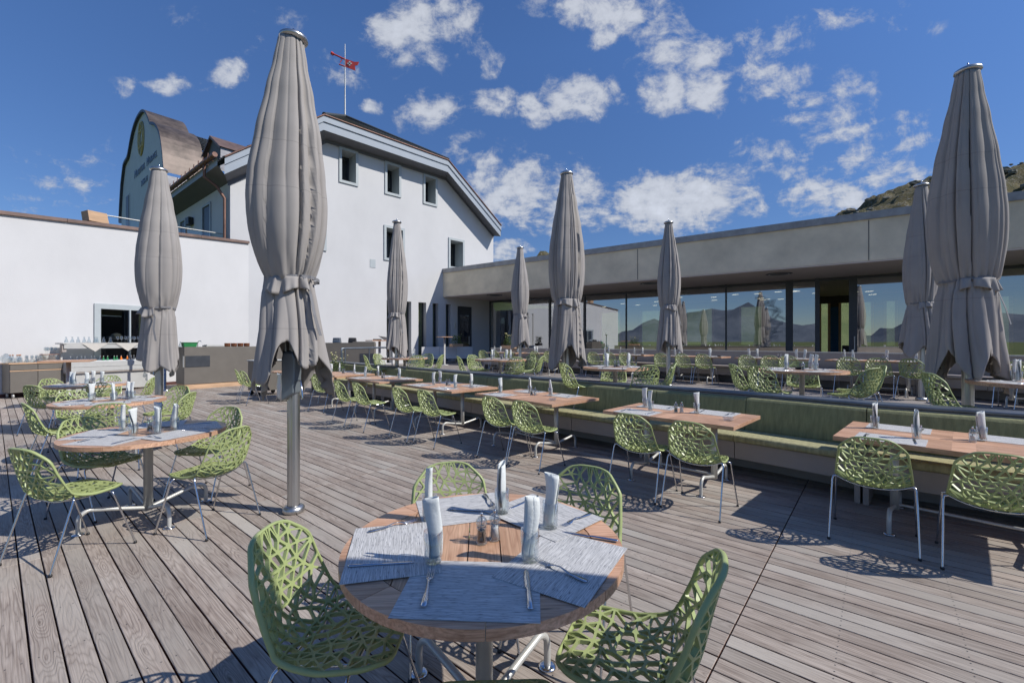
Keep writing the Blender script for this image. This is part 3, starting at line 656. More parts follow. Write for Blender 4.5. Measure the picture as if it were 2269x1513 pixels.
# sign gable with curved copper hood
outl = [(385, 1225), (390, 1090), (405, 850), (418, 740), (430, 650), (445, 615), (468, 580), (478, 545), (490, 480), (505, 400), (520, 330), (540, 262), (560, 210), (580, 170), (600, 140), (618, 120), (635, 112), (650, 116), (665, 130), (680, 155), (690, 180), (702, 212), (712, 240), (728, 240), (745, 243), (765, 255), (780, 275), (797, 305), (810, 340), (822, 390), (830, 440), (838, 500), (845, 560), (852, 650), (857, 700), (862, 745)]
gp = [side(200 + x / 4.585, 230 + y / 4.585) for x, y in outl]
gp = [(-s, z) for s, z in gp]; q0 = .35
SG = lambda t, q, z: SF @ Vector((-t, q, z))
base = [(gp[0][0], 3.5)] + gp + [(gp[-1][0], 3.5)]
mb = MB(); tri = tessellate_polygon([[Vector((t, z, 0)) for t, z in base]])
mb.add([SG(t, q0, z) for t, z in base], [tuple(t) for t in tri]); mb.build('sign_gable', M_signwall, house)
hood = MB(); n_ = len(gp)
for i in range(n_ - 1):
    a, b = gp[i], gp[i + 1]; cxs = sum(p[0] for p in gp) / n_; ex = lambda p, k: (p[0] + (p[0] - cxs) * k, p[1] + .12)
    A, B = ex(a, .02), ex(b, .02)
    hood.quad(SG(A[0], q0 + .14, A[1]), SG(B[0], q0 + .14, B[1]), SG(b[0], q0 + .14, b[1] - .02), SG(a[0], q0 + .14, a[1] - .02), 1)
    hood.quad(SG(a[0], q0 + .14, a[1] - .02), SG(b[0], q0 + .14, b[1] - .02), SG(b[0], q0, b[1] - .02), SG(a[0], q0, a[1] - .02), 1)
    hood.quad(SG(A[0], q0 + .14, A[1]), SG(B[0], q0 + .14, B[1]), SG(B[0], -1.35, B[1]), SG(A[0], -1.35, A[1]), 0)
hood.build('copper_hood', [M_copperb, M_dark], house)
mb = MB(); e1 = gp[-1]
mb.quad(SG(e1[0] + .02, q0 - .01, e1[1]), SG(e1[0] + .02, -2.2, e1[1]), SG(e1[0] + .02, -2.2, 5), SG(e1[0] + .02, q0 - .01, 5))
# wing behind the sign gable: low tiled roof, metal cheek and small dormer
mb.build('gable_cheek', M_metalgrey, house)
def sidq(px, py, q):
    """photo pixel -> point on the plane q metres in front of (negative: behind) the shaded side wall"""
    ox, oy = HO[0] - .631 * q, HO[1] - .776 * q; x = (px - CX) / F; tau = (ox - x * oy) / (.776 + .631 * x); Y = oy + .631 * tau
    return Vector((x * Y, Y, EYE + (CY - py) * Y / F))
mb = MB(); tiles((sidq(431, 330, -1.7), sidq(463, 338, -1.7), sidq(474, 314, -4.6), sidq(399, 292, -4.6)), 22, 9, mb, .06)
mb.build('wing_roof', M_tile, house)
MB().quad(sidq(428, 331, -1.65), sidq(458, 338, -1.65), sidq(457, 386, -1.65), sidq(428, 384, -1.65)).build('snow_guard_panel', M_metalgrey, house)
MB().quad(sidq(400, 437, -.3), sidq(400, 396, -1.2), sidq(492, 371, -1.2), sidq(492, 371, -.3)).build('lower_slope', M_soffit, house)
df = [sidq(*p, -.9) for p in ((457, 392), (458, 347), (472, 308), (489, 325), (488, 378))]
inn = Vector((.631, .776, 0))
mb = MB(); mb.add(df, [(0, 1, 2, 3, 4)]); mb.quad(df[4], df[3], df[3] + inn * 4, df[4] + inn * 4, 1)
r0, r1, r2 = df[2] + Vector((0, 0, .12)) - inn * .15, df[3] + Vector((.12, 0, -.02)) - inn * .15, df[1] + Vector((-.12, 0, -.05)) - inn * .15
for a_, b_ in ((r0, r1), (r2, r0)):
    mb.quad(a_, b_, b_ + inn * 4.6, a_ + inn * 4.6, 2)
    mb.quad(a_, b_, b_ - Vector((0, 0, .12)), a_ - Vector((0, 0, .12)), 2)
dmo = mb.build('dormer', [M_soffit, M_metalgrey, M_brownmetal], house)
MB().quad(*[sidq(*p, -.88) for p in ((467, 348), (483, 342), (483, 362), (467, 368))]).build('pane', M_black, dmo)
s0, zt = side(297, 441); s1, _ = side(303, 441)
f = MB().box(((s0 + s1) / 2, q0 + .02, (zt + 5) / 2), (s1 - s0 + .3, .04, zt - 5 + .2), M=SF).build('side_window', M_shell, house)
MB().box(((s0 + s1) / 2, q0 + .045, (zt + 5) / 2), (s1 - s0, .03, zt - 5), M=SF).build('pane', M_dark, f)
# gilt emblem: ring with eight-fold pattern
s0, z0 = side(330.5, 312); em = MB()
rx, rz_ = .66, .98
ring = [(s0 + rx * math.cos(2 * math.pi * k / 32), z0 + rz_ * math.sin(2 * math.pi * k / 32)) for k in range(33)]
em.tube([SF @ Vector((a, q0 + .03, b)) for a, b in ring], .05, 5)
for k in range(6):
    a0, a1 = math.pi / 3 * k + .52, math.pi / 3 * (k + 2) + .52
    em.tube([SF @ Vector((s0 + rx * math.cos(a0), q0 + .03, z0 + rz_ * math.sin(a0))), SF @ Vector((s0 + rx * math.cos(a1), q0 + .03, z0 + rz_ * math.sin(a1)))], .045, 4)
    em.tube([SF @ Vector((s0 + .45 * rx * math.cos(2 * math.pi * j / 12), q0 + .03, z0 + .45 * rz_ * math.sin(2 * math.pi * j / 12))) for j in range(2 * k, 2 * k + 3)], .035, 4)
em.build('emblem', M_gold, house)
def text(body, M, size, m, parent, name='lettering', extrude=.01, align='CENTER'):
    c = bpy.data.curves.new(name, 'FONT'); c.body = body; c.size = size; c.extrude = extrude; c.align_x = align; c.align_y = 'BOTTOM_BASELINE'
    c.materials.append(m); o = bpy.data.objects.new(name, c); C.objects.link(o); bpy.context.view_layer.update()
    me = bpy.data.meshes.new_from_object(o.evaluated_get(bpy.context.evaluated_depsgraph_get())); bpy.data.objects.remove(o)
    o = bpy.data.objects.new(name, me); C.objects.link(o); o.parent = parent; o.matrix_local = M; return o
def tM(p, right, nrm):
    r_, n_ = Vector(right).normalized(), Vector(nrm).normalized(); u_ = Vector((0, 0, 1))
    return Matrix(((r_.x, u_.x, n_.x, p[0]), (r_.y, u_.y, n_.y, p[1]), (r_.z, u_.z, n_.z, p[2]), (0, 0, 0, 1)))
pos = -15.0
for word in ('M|UOTTAS', 'M|URAGL'):
    big, small = word.split('|')
    text(big, tM(SF @ Vector((pos, q0 + .02, 11.62)), (-bx, -by, 0), (-.631, -.776, 0)), .70, M_rail, house, align='LEFT')
    text(small, tM(SF @ Vector((pos + .62, q0 + .02, 11.62)), (-bx, -by, 0), (-.631, -.776, 0)), .52, M_rail, house, align='LEFT')
    pos += 3.05
text('2456 M', tM(SF @ Vector((-12.5, q0 + .02, 10.75)), (-bx, -by, 0), (-.631, -.776, 0)), .5, M_rail, house)

# weather vane on its mast (held by the roof, its own thing)
vane = thing('weather_vane', 'red metal pennant weather vane on a thin mast above the house roof', 'weather vane', tuple(H))
hs = H.y / F
zt = EYE + (CY - 98) * hs - H.z
MB().tube([(0, 0, 0), (0, 0, zt)], .035, 6, radii=[.05, .02]).build('mast', M_alu, vane)
vx = lambda px, py: ((px - 759) * hs, 0, EYE + (CY - py) * hs - H.z)
fl = MB(); pts = [(760, 131), (780, 138), (790, 138), (787, 145), (781, 146), (782, 157), (760, 149)]
v2 = [vx(*p) for p in pts]; fl.prism([(p[0], p[2]) for p in v2], -.02, .02, M=Matrix(((1, 0, 0, 0), (0, 0, 1, 0), (0, 1, 0, 0), (0, 0, 0, 1)))); fl.build('pennant', M_red, vane)
ar = MB().tube([vx(759, 132), vx(731, 119)], .05, 5).tube([vx(759, 148), vx(746, 143)], .04, 5).tube([vx(748, 127), vx(752, 133), vx(748, 139)], .03, 5).tube([vx(733, 121), vx(729, 118)], .10, 6)
ar.build('arrow', M_red, vane)
st = MB(); cxx, _, czz = vx(769.5, 142)
for d_ in ((.34, .1), (.1, .34)): st.box((cxx, -.03, czz), (d_[0] * .8, .03, d_[1] * .8))
st.build('star_cutout', M_white, vane)

# ------------------------------------------------------------------ terrace wall beside the buffet
LW = frame((-11.09, 18.39), (-.4217, -.9068), (.9068, -.4217))
def lw(px, py, q=0.0):
    ox, oy = -11.09 + .9068 * q, 18.39 - .4217 * q; x = (px - CX) / F
    s = (ox - x * oy) / (.4217 - .9068 * x) if False else (x * oy - ox) / (-.4217 + .9068 * x)
    Y = oy - .9068 * s; return s, EYE + (CY - py) * Y / F
wall = thing('terrace_wall', 'white rendered terrace wall with copper coping beside the glass buffet', 'wall')
top = lambda s: 5.66 - .088 * s
s0, zt = lw(222, 684); s1, zb = lw(346, 792); sa, sb = min(s0, s1), max(s0, s1)
win = (sa, zb, sb, zt)
mb = holed([(0, -.9), (9.5, -.9), (9.5, top(9.5)), (0, top(0))], [win], LW)
mb.quad(LW @ Vector((0, 0, -.9)), LW @ Vector((0, -.9, -.9)), LW @ Vector((0, -.9, top(0))), LW @ Vector((0, 0, top(0))))
mb.build('wall_face', M_white, wall)
mb = MB()
for i in range(5):
    a, b = 9.5 * i / 5, 9.5 * (i + 1) / 5 - .01
    mb.add([LW @ Vector(p) for p in ((a, -.5, top(a)), (b, -.5, top(b)), (b, .07, top(b)), (a, .07, top(a)), (a, -.5, top(a) + .13), (b, -.5, top(b) + .13), (b, .07, top(b) + .10), (a, .07, top(a) + .10))],
           [(0, 1, 2, 3), (7, 6, 5, 4), (3, 2, 6, 7), (0, 4, 5, 1), (0, 3, 7, 4), (1, 5, 6, 2)])
mb.build('coping', M_brownmetal, wall)
mb = MB().box((4.7, .02, .03), (9.6, .04, .14), M=LW); mb.build('skirting', M_skirt, wall)
f = MB(); a, b, c, d = win; w_ = .16
for x0, z0, x1, z1 in ((a - w_, b - w_, c + w_, b), (a - w_, d, c + w_, d + w_), (a - w_, b, a, d), (c, b, c + w_, d), ((a + c) / 2 - .02, b, (a + c) / 2 + .02, d)):
    f.box(((x0 + x1) / 2, .015, (z0 + z1) / 2), (x1 - x0, .07, z1 - z0), M=LW)
f = f.build('window', M_shell, wall)
MB().quad(*[LW @ Vector(p) for p in ((a, -.12, b), (c, -.12, b), (c, -.12, d), (a, -.12, d))]).build('pane', M_house_pane, f)
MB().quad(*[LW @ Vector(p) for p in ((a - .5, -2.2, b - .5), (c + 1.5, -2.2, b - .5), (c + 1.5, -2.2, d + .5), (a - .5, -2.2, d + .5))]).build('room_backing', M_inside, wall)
lp = LW @ Vector((c - .75, -.8, 1.62)); MB().lathe([(.03, .22), (.12, .18), (.2, .0), (.19, 0)], 18, M=Matrix.Translation(lp)).build('lamp_shade', M_linen, wall)
sl, zl = lw(512, 562); lo = thing('wall_light', 'small black spotlight fixed high on the white terrace wall', 'wall light', LW @ Vector((sl, .0, zl)))
lo.rotation_euler = (0, 0, math.atan2(-.9068, -.4217))
MB().box((0, -.10, 0), (.22, .18, .09)).build('housing', M_black, lo, bevel=.01); MB().box((0, -.2, -.03), (.16, .02, .05)).build('lens', M_alu, lo)
# terrace up above
s_, z_ = lw(203, 470, -.4); wb = thing('wooden_block', 'orange pine block standing on the coping of the terrace wall', 'planter box', LW @ Vector((s_, -.25, top(s_) + .13)))
wb.rotation_euler = (0, 0, math.atan2(-.9068, -.4217))
MB().prism([(-.30, 0), (.20, 0), (.24, .32), (-.24, .32)], -.22, .22, M=Matrix(((1, 0, 0, 0), (0, 0, 1, 0), (0, 1, 0, 0), (0, 0, 0, 1)))).build('box_side', M_pine, wb, bevel=.01)
gr = thing('glass_balustrade', 'glass balustrade with pale handrail on the terrace above the white wall', 'railing')
mb = MB(); pts = [LW @ Vector((s, -.9, top(s) + .13)) for s in (.4, 1.9, 3.4, 4.6)]
hz = [.30, .33, .38, .42]
mb.tube([p + Vector((0, 0, z)) for p, z in zip(pts, hz)], .025, 6); mb.build('handrail', M_alu, gr)
for p, z in zip(pts, hz): MB().box((p.x, p.y, p.z + z / 2 - .3), (.04, .04, z + .6)).build('post', M_dark, gr)
mb = MB()
for (p, z), (q, w2) in zip(list(zip(pts, hz))[:-1], list(zip(pts, hz))[1:]): mb.quad(p - Vector((0, 0, .5)), q - Vector((0, 0, .5)), q + Vector((0, 0, w2 - .04)), p + Vector((0, 0, z - .04)))
mb.build('pane', M_railglass, gr)

# ------------------------------------------------------------------ restaurant pavilion
RF = frame((-4.0, 25.3), (.8126, -.5829), (-.5829, -.8126))
rest = thing('restaurant_pavilion', 'long flat roofed restaurant with sandy rendered fascia and full height windows', 'restaurant')
F0 = Vector((-4.0, 25.3)); uf = Vector((.8126, -.5829)); nf = Vector((.5829, .8126)); hd = Vector((.717, .697))
LEN = 32.0
pl = [F0, F0 + uf * LEN, F0 + uf * LEN + nf * 14, F0 + hd * 17]
def ins(off, z0, z1, m, name, mi=0):
    p = [F0 - nf * off, F0 + uf * LEN - nf * off, F0 + uf * LEN + nf * 14, F0 + hd * 17]
    MB().prism([tuple(v) for v in p], z0, z1).build(name, m, rest)
ins(0, 4.17, 5.50, M_conc, 'fascia'); ins(.06, 5.50, 5.74, M_coping, 'coping'); ins(-.02, 4.12, 4.168, M_ceil, 'ceiling_soffit')
jl = MB()
for px in (1413, 1925):
    Y = 31.27 / ((px - CX) / F + 1.394); p = Vector(((px - CX) / F * Y, Y, 0)); jl.box((p.x - .5829 * .003, p.y - .8126 * .003, 4.83), (.02, .012, 1.3), math.atan2(-.5829, .8126))
jl.build('expansion_joint', M_dark, rest)
def gl(px): 
    Y = 37.4 / ((px - CX) / F + 1.394); p = Vector(((px - CX) / F * Y, Y)); return (p - F0).dot(uf)
qg = -3.556
mull = [(1084, .22), (1219, .12), (1296, .12), (1388, .05), (1500, .05), (1609, .06), (1749, .26), (1811, .16), (1890, .26), (2075, .1), (2185, .12), (2290, .1), (2420, .1)]
zg0, zg1 = UP + .02, 4.12
fr = MB(); L = [(gl(p), w_) for p, w_ in mull]
for s, w_ in L: fr.box((s, qg, (zg0 + zg1) / 2), (w_, .12, zg1 - zg0 - .01), M=RF)
fr.box(((L[0][0] + L[-1][0]) / 2, qg + .005, zg1 - .07), (L[-1][0] - L[0][0], .10, .10), M=RF); fr.box(((L[0][0] + L[-1][0]) / 2, qg + .005, zg0 + .05), (L[-1][0] - L[0][0], .10, .1), M=RF)
fr.build('window_frame', M_dark, rest)
for i in range(len(L) - 1):
    if mull[i][0] == 1811: continue                    # the open sliding door
    a, b = L[i][0] + L[i][1] / 2, L[i + 1][0] - L[i + 1][1] / 2
    mb = MB(); mb.quad(RF @ Vector((a, qg, zg0 + .1)), RF @ Vector((b, qg, zg0 + .1)), RF @ Vector((b, qg, zg1 - .12)), RF @ Vector((a, qg, zg1 - .12)))
    mb.build('window_pane', M_pane, rest)
s_ = gl(1893); MB().tube([RF @ Vector((s_, qg + .12, 1.2)), RF @ Vector((s_, qg + .12, 1.75))], .02, 6).build('door_handle', M_alu, rest)
# grey word labels stuck on one pane
dc = MB(); rr = random.Random(8)
for k in range(26):
    t = k / 25; cx_ = gl(1700) + .62 * math.sin(t * 3.0) - .25 + rr.uniform(-.18, .18); cz_ = 1.25 + 2.2 * t; a = rr.choice([0, .05, -.1, .9, -.5, .2]); w_, h_ = rr.uniform(.28, .5), .10
    for x0, z0, x1, z1 in ((-w_ / 2, -h_ / 2, w_ / 2, -h_ / 2 + .012), (-w_ / 2, h_ / 2 - .012, w_ / 2, h_ / 2), (-w_ / 2, -h_ / 2, -w_ / 2 + .012, h_ / 2), (w_ / 2 - .012, -h_ / 2, w_ / 2, h_ / 2), (-w_ / 2 + .04, -.012, w_ / 2 - .05, .012)):
        P4 = [(x0, z0), (x1, z0), (x1, z1), (x0, z1)]
        dc.quad(*[RF @ Vector((cx_ + x * math.cos(a) - z * math.sin(a), qg + .006 + k * .0002, cz_ + x * math.sin(a) + z * math.cos(a))) for x, z in P4])
dc.build('window_sticker', M_rail, rest)
# rooms behind
B0 = -12.5
bw = []
def bpx(px): 
    c_ = 31.27 + 1.7156 * 12.5; Y = c_ / ((px - CX) / F + 1.394); return (Vector(((px - CX) / F * Y, Y)) - F0).dot(uf)
for a, b in ((1330, 1375), (1420, 1470), (1520, 1580), (1640, 1690), (1817, 1837), (1861, 1884), (1911, 1933), (1961, 1986), (2030, 2075), (2190, 2240)): bw.append((bpx(a), UP + .35, bpx(b), 3.72))
sA, sB = bpx(1100), LEN + 3
mb = MB(); prev = sA
mb.box(((sA + sB) / 2, B0 - .15, (UP - .3 + UP + .35) / 2), (sB - sA, .30, .65), M=RF).box(((sA + sB) / 2, B0 - .15, 4.0), (sB - sA, .30, .56), M=RF)
for (a, b, c, d) in sorted(bw) + [(sB, 0, sB, 0)]:
    mb.box(((prev + a) / 2, B0 - .15, 2.22), (a - prev, .296, 3.02), M=RF); prev = c
    for x_ in (a, c):
        if x_ < sB: mb.box((x_, B0 + .01, 2.22), (.12, .1, 3.0), 0, 1, RF)
g0_ = RF @ Vector((L[0][0], qg, 0)); g1_ = RF @ Vector((sA, B0, 0))
mb.quad((g0_.x, g0_.y, UP), (g1_.x, g1_.y, UP), (g1_.x, g1_.y, 4.16), (g0_.x, g0_.y, 4.16))
mb.quad(RF @ Vector((sB, qg, 0)), RF @ Vector((sB, B0, 0)), RF @ Vector((sB, B0, 4.2)), RF @ Vector((sB, qg, 4.2)))
mb.build('room_wall', [M_inside, M_pine], rest)
mb = MB()
for a, b in ((1838, 1860), (1885, 1910), (1934, 1960)): mb.box(((bpx(a) + bpx(b)) / 2, B0 + .03, 2.0), ((bpx(b) - bpx(a)) * .8, .04, 3.0), M=RF)
mb.build('painted_panel', M_blue, rest)
MB().box(((bpx(1480) + bpx(1800)) / 2, -8.0, UP + .5), ((bpx(1800) - bpx(1480)) * .8, .7, 1.0), M=RF).box((gl(1990), -6.6, UP + .5), (3.2, .7, 1.0), M=RF).build('room_counter', M_inside, rest)
lamps = MB(); rr = random.Random(3)
for k in range(26):
    s = rr.uniform(gl(1150), gl(2150)); q = rr.uniform(-11, -6.0)
    lamps.tube([RF @ Vector((s, q, 3.93)), RF @ Vector((s + .30, q + .1, 3.93))], .012, 5)
m_l = bpy.data.materials.new('lit_lamp'); m_l.use_nodes = True; pn = m_l.node_tree.nodes['Principled BSDF']; pn.inputs['Emission Color'].default_value = (1, .85, .6, 1); pn.inputs['Emission Strength'].default_value = 1.6
lamps.build('ceiling_lamp', m_l, rest)
vd = 0
for px, py in ((1096, 654), (1441, 628), (1726, 607)):
    Y = (4.12 - EYE) * F / (CY - py); p = ((px - CX) / F * Y, Y, 4.12)
    o = MB().lathe([(.0, -.012), (.42, -.012), (.45, 0)], 28, M=Matrix.Translation(p)).build('ceiling_vent', M_dark, rest)
    MB().lathe([(.30, -.02), (.33, -.024), (.36, -.02)], 28, M=Matrix.Translation(p)).build('ring', M_alu, o)
# ------------------------------------------------------------------ green lattice chair
def chair_shell():
    prof = [(.232, .452), (.20, .459), (.13, .452), (.05, .441), (-.04, .434), (-.11, .436), (-.165, .452), (-.205, .487), (-.228, .54), (-.245, .61), (-.262, .69), (-.281, .765), (-.300, .832)]
    pts = [Vector(p) for p in prof]; ds = [0]
    for a, b in zip(pts, pts[1:]): ds.append(ds[-1] + (b - a).length)
    L = ds[-1]
    def cen(l):
        l = max(0, min(L - 1e-6, l))
        for i in range(len(pts) - 1):
            if l <= ds[i + 1]: break
        t = (l - ds[i]) / (ds[i + 1] - ds[i]); p0, p1, p2, p3 = pts[max(i - 1, 0)], pts[i], pts[i + 1], pts[min(i + 2, len(pts) - 1)]
        q = .5 * ((2 * p1) + (p2 - p0) * t + (2 * p0 - 5 * p1 + 4 * p2 - p3) * t * t + (3 * p1 - p0 - 3 * p2 + p3) * t ** 3)
        d = (.5 * ((p2 - p0) + 2 * (2 * p0 - 5 * p1 + 4 * p2 - p3) * t + 3 * (3 * p1 - p0 - 3 * p2 + p3) * t * t)).normalized()
        return q, Vector((d.y, -d.x))          # normal toward the sitter
    lerp = lambda tab, x: next((a[1] + (b[1] - a[1]) * (x - a[0]) / (b[0] - a[0]) for a, b in zip(tab, tab[1:]) if x <= b[0]), tab[-1][1])
    HW = [(0, .192), (.10, .217), (.25, .235), (.40, .237), (.55, .227), (.70, .208), (L - .05, .178), (L, .170)]
    DD = [(0, .0), (.10, .004), (.22, .018), (.34, .052), (.44, .078), (.52, .074), (.62, .056), (.75, .042), (L, .034)]
    rf, rt = .085, .135
    def hw(l):
        w = lerp(HW, l)
        if l < rf: w -= rf - math.sqrt(max(0, rf * rf - (rf - l) ** 2))
        if l > L - rt: w -= rt - math.sqrt(max(0, rt * rt - (l - L + rt) ** 2))
        return w
    def surf(x, l, h=0.0):
        q, n = cen(l); w = lerp(HW, l); u = min(1.0, abs(x) / w); d = lerp(DD, l) * u ** 2.3
        if l < .05: d -= .006 * (1 - l / .05)
        slope = lerp(DD, l) * 2.3 * u ** 1.3 / w * (1 if x > 0 else -1)
        nn = Vector((-slope, n.x, n.y)).normalized()
        p = Vector((x * (1 - .04 * u * u), q.x + n.x * d, q.y + n.y * d))
        return p + nn * h
    rng = random.Random(11)
    # outline
    out = [(-hw(1e-4), 0.0)]; bl = []
    ls = []; l = 0
    n1 = 15
    side = [L * (1 - math.cos(math.pi * i / n1)) / 2 for i in range(n1 + 1)]
    right = [(hw(l), l) for l in side]; left = [(-hw(l), l) for l in reversed(side)]
    top_w, bot_w = hw(L), hw(0)
    out = right + [(top_w - 2 * top_w * k / 4, L) for k in (1, 2, 3)] + left + [(-bot_w + 2 * bot_w * k / 4, 0) for k in (1, 2, 3)]
    pin = []
    step = .056; row = 0; y = .045
    while y < L - .02:
        x = -.26 + (step / 2 if row % 2 else 0)
        while x < .26:
            px, py = x + rng.uniform(-.015, .015), y + rng.uniform(-.013, .013)
            if abs(px) < hw(max(0, min(L, py))) - .026 and .026 < py < L - .03: pin.append((px, py))
            x += step
        y += step * .84; row += 1
    V2 = [Vector(p) for p in out + pin]; nb = len(out)
    res = delaunay_2d_cdt(V2, [(i, (i + 1) % nb) for i in range(nb)], [list(range(nb))], 1, 1e-5)
    v2, faces = [Vector(v) for v in res[0]], [list(f) for f in res[2]]
    # merge some neighbouring triangles into larger openings
    em = {}
    for fi, f in enumerate(faces):
        for i in range(len(f)): em.setdefault(frozenset((f[i], f[(i + 1) % len(f)])), []).append(fi)
    used = set(); cells = []
    items = sorted(em.items(), key=lambda kv: tuple(sorted(kv[0]))); rng.shuffle(items)
    for e, fs in items:
        if len(fs) == 2 and fs[0] not in used and fs[1] not in used and rng.random() < .22:
            a, b = tuple(e); f0, f1 = faces[fs[0]], faces[fs[1]]
            c = [v for v in f0 if v not in e][0]; d = [v for v in f1 if v not in e][0]
            q = [a, d, b, c]; ctr = sum((v2[i] for i in q), Vector((0, 0))) / 4
            ar = sum(v2[q[i]].x * v2[q[(i + 1) % 4]].y - v2[q[(i + 1) % 4]].x * v2[q[i]].y for i in range(4)) / 2
            ok = all(((v2[q[(i + 1) % 4]] - v2[q[i]]).cross(v2[q[(i + 2) % 4]] - v2[q[(i + 1) % 4]])) * (1 if ar > 0 else -1) > 1e-5 for i in range(4))
            if ok: used |= set(fs); cells.append(q if ar > 0 else q[::-1])
    cells += [f for i, f in enumerate(faces) if i not in used]
    TH = .0078
    mb = MB()
    for f in cells:
        P = [v2[i] for i in f]; n = len(P)
        area = sum(P[i].x * P[(i + 1) % n].y - P[(i + 1) % n].x * P[i].y for i in range(n)) / 2
        if area < 0: P = P[::-1]; area = -area
        if area < 1e-5: continue
        w = rng.uniform(.0030, .0050)
        # inset polygon
        I = []
        for i in range(n):
            a, b, c = P[i - 1], P[i], P[(i + 1) % n]
            d1, d2 = (b - a).normalized(), (c - b).normalized(); n1_, n2_ = Vector((-d1.y, d1.x)), Vector((-d2.y, d2.x))
            k = n1_ + n2_; k = k / max(.22, k.length_squared) * 2 * w if k.length > 1e-4 else n1_ * w
            I.append(b + k)
        ia = sum(I[i].x * I[(i + 1) % n].y - I[(i + 1) % n].x * I[i].y for i in range(n)) / 2
        if ia < area * .12:
            vs = [surf(p.x, p.y, TH) for p in P] + [surf(p.x, p.y, -TH) for p in P]
            mb.add(vs, [tuple(range(n)), tuple(range(2 * n - 1, n - 1, -1))], 0); continue
        # soften the corners of the opening
        I2 = []
        for i in range(n): a, b, c = I[i - 1], I[i], I[(i + 1) % n]; I2 += [b.lerp(a, .11), b.lerp(c, .11)]
        O2 = []
        for i in range(n): a, b, c = P[i - 1], P[i], P[(i + 1) % n]; O2 += [b.lerp(a, .11), b.lerp(c, .11)]
        m = 2 * n
        T_ = [surf(p.x, p.y, TH) for p in O2] + [surf(p.x, p.y, TH) for p in I2] + [surf(p.x, p.y, -TH) for p in O2] + [surf(p.x, p.y, -TH) for p in I2] + [surf(p.x, p.y, TH) for p in P] + [surf(p.x, p.y, -TH) for p in P]
        fs = []
        for i in range(m):
            j = (i + 1) % m
            fs += [(i, j, m + j, m + i), (2 * m + j, 2 * m + i, 3 * m + i, 3 * m + j), (m + i, m + j, 3 * m + j, 3 * m + i)]
        for i in range(n):
            fs += [(2 * i, 4 * m + i, 2 * i + 1), (2 * m + 2 * i + 1, 4 * m + n + i, 2 * m + 2 * i)]
        mb.add(T_, fs, 0)
    # rim: flattened band all round
    ring = []
    fine = []
    for i in range(nb):
        a, b = out[i], out[(i + 1) % nb]
        for k in range(3): fine.append((a[0] + (b[0] - a[0]) * k / 3, a[1] + (b[1] - a[1]) * k / 3))
    fine2 = []
    for x, l in fine:
        l = max(0, min(L, l)); 
        if 1e-3 < l < L - 1e-3: x = hw(l) * (1 if x > 0 else -1)
        fine2.append((x, l))
    n = len(fine2); vs = []; K = 8
    for i, (x, l) in enumerate(fine2):
        x0, l0 = fine2[i - 1]; x1, l1 = fine2[(i + 1) % n]
        t = Vector((x1 - x0, l1 - l0)).normalized(); o_ = Vector((t.y, -t.x))
        for k in range(K):
            a = 2 * math.pi * k / K; r = math.cos(a) * .0075; h = math.sin(a) * .0105
            xx, ll = x + o_.x * r, l + o_.y * r
            p = surf(xx, max(0, min(L, ll)), h)
            if ll < 0 or ll > L:
                q, nr = cen(0 if ll < 0 else L); dd = Vector((-nr.y, nr.x)) * (ll if ll < 0 else ll - L); p += Vector((0, dd.x, dd.y)) 
            vs.append(p)
    mb.add(vs, [(i * K + k, i * K + (k + 1) % K, ((i + 1) % n) * K + (k + 1) % K, ((i + 1) % n) * K + k) for i in range(n) for k in range(K)], 0, None, True)
    return mb, surf, L
ch_mb, ch_surf, ch_L = chair_shell()
def make_chair():
    t = thing('lattice_chair', 'x', 'chair')
    ch_mb.build('seat_shell', M_green, t)
    fr = MB()
    # under-seat cross rods following the shell
    for l in (.13, .36):
        pts = [ch_surf(-.225 + .45 * k / 10, l, -.017) for k in range(11)]
        fr.tube(pts, .0055, 6)
    for s in (-1, 1): fr.tube([ch_surf(s * .15, .13 + .23 * k / 5, -.017) for k in range(6)], .005, 6)
    fr.build('seat_frame', M_chrome, t)
    for sx in (-1, 1):
        for front in (1, 0):
            top = ch_surf(sx * .225, .13 if front else .36, -.017)
            foot = Vector((sx * .262, .245 if front else -.262, .012))
            k1 = top + Vector((sx * .020, .004 if front else -.006, -.006)); k2 = top + Vector((sx * .026, .010 if front else -.014, -.03))
            lg = MB().tube([top, k1, k2, foot], .0068, 8).build('leg', M_chrome, t)
            MB().lathe([(.0, 0), (.0115, 0), (.0115, .010), (.0085, .018), (0, .018)], 10, M=Matrix.Translation((foot.x, foot.y, 0))).build('foot_glide', M_black, lg)
    return t
CHAIR = make_chair()
GC = 'green lattice chairs with chrome legs'
def chair(x, y, head, where, z=0.0):
    jit = random.Random(int(x * 977 + y * 131))
    place(CHAIR, (x, y, z + .001), R(head - 90), 'green lattice chair, ' + where, GC)

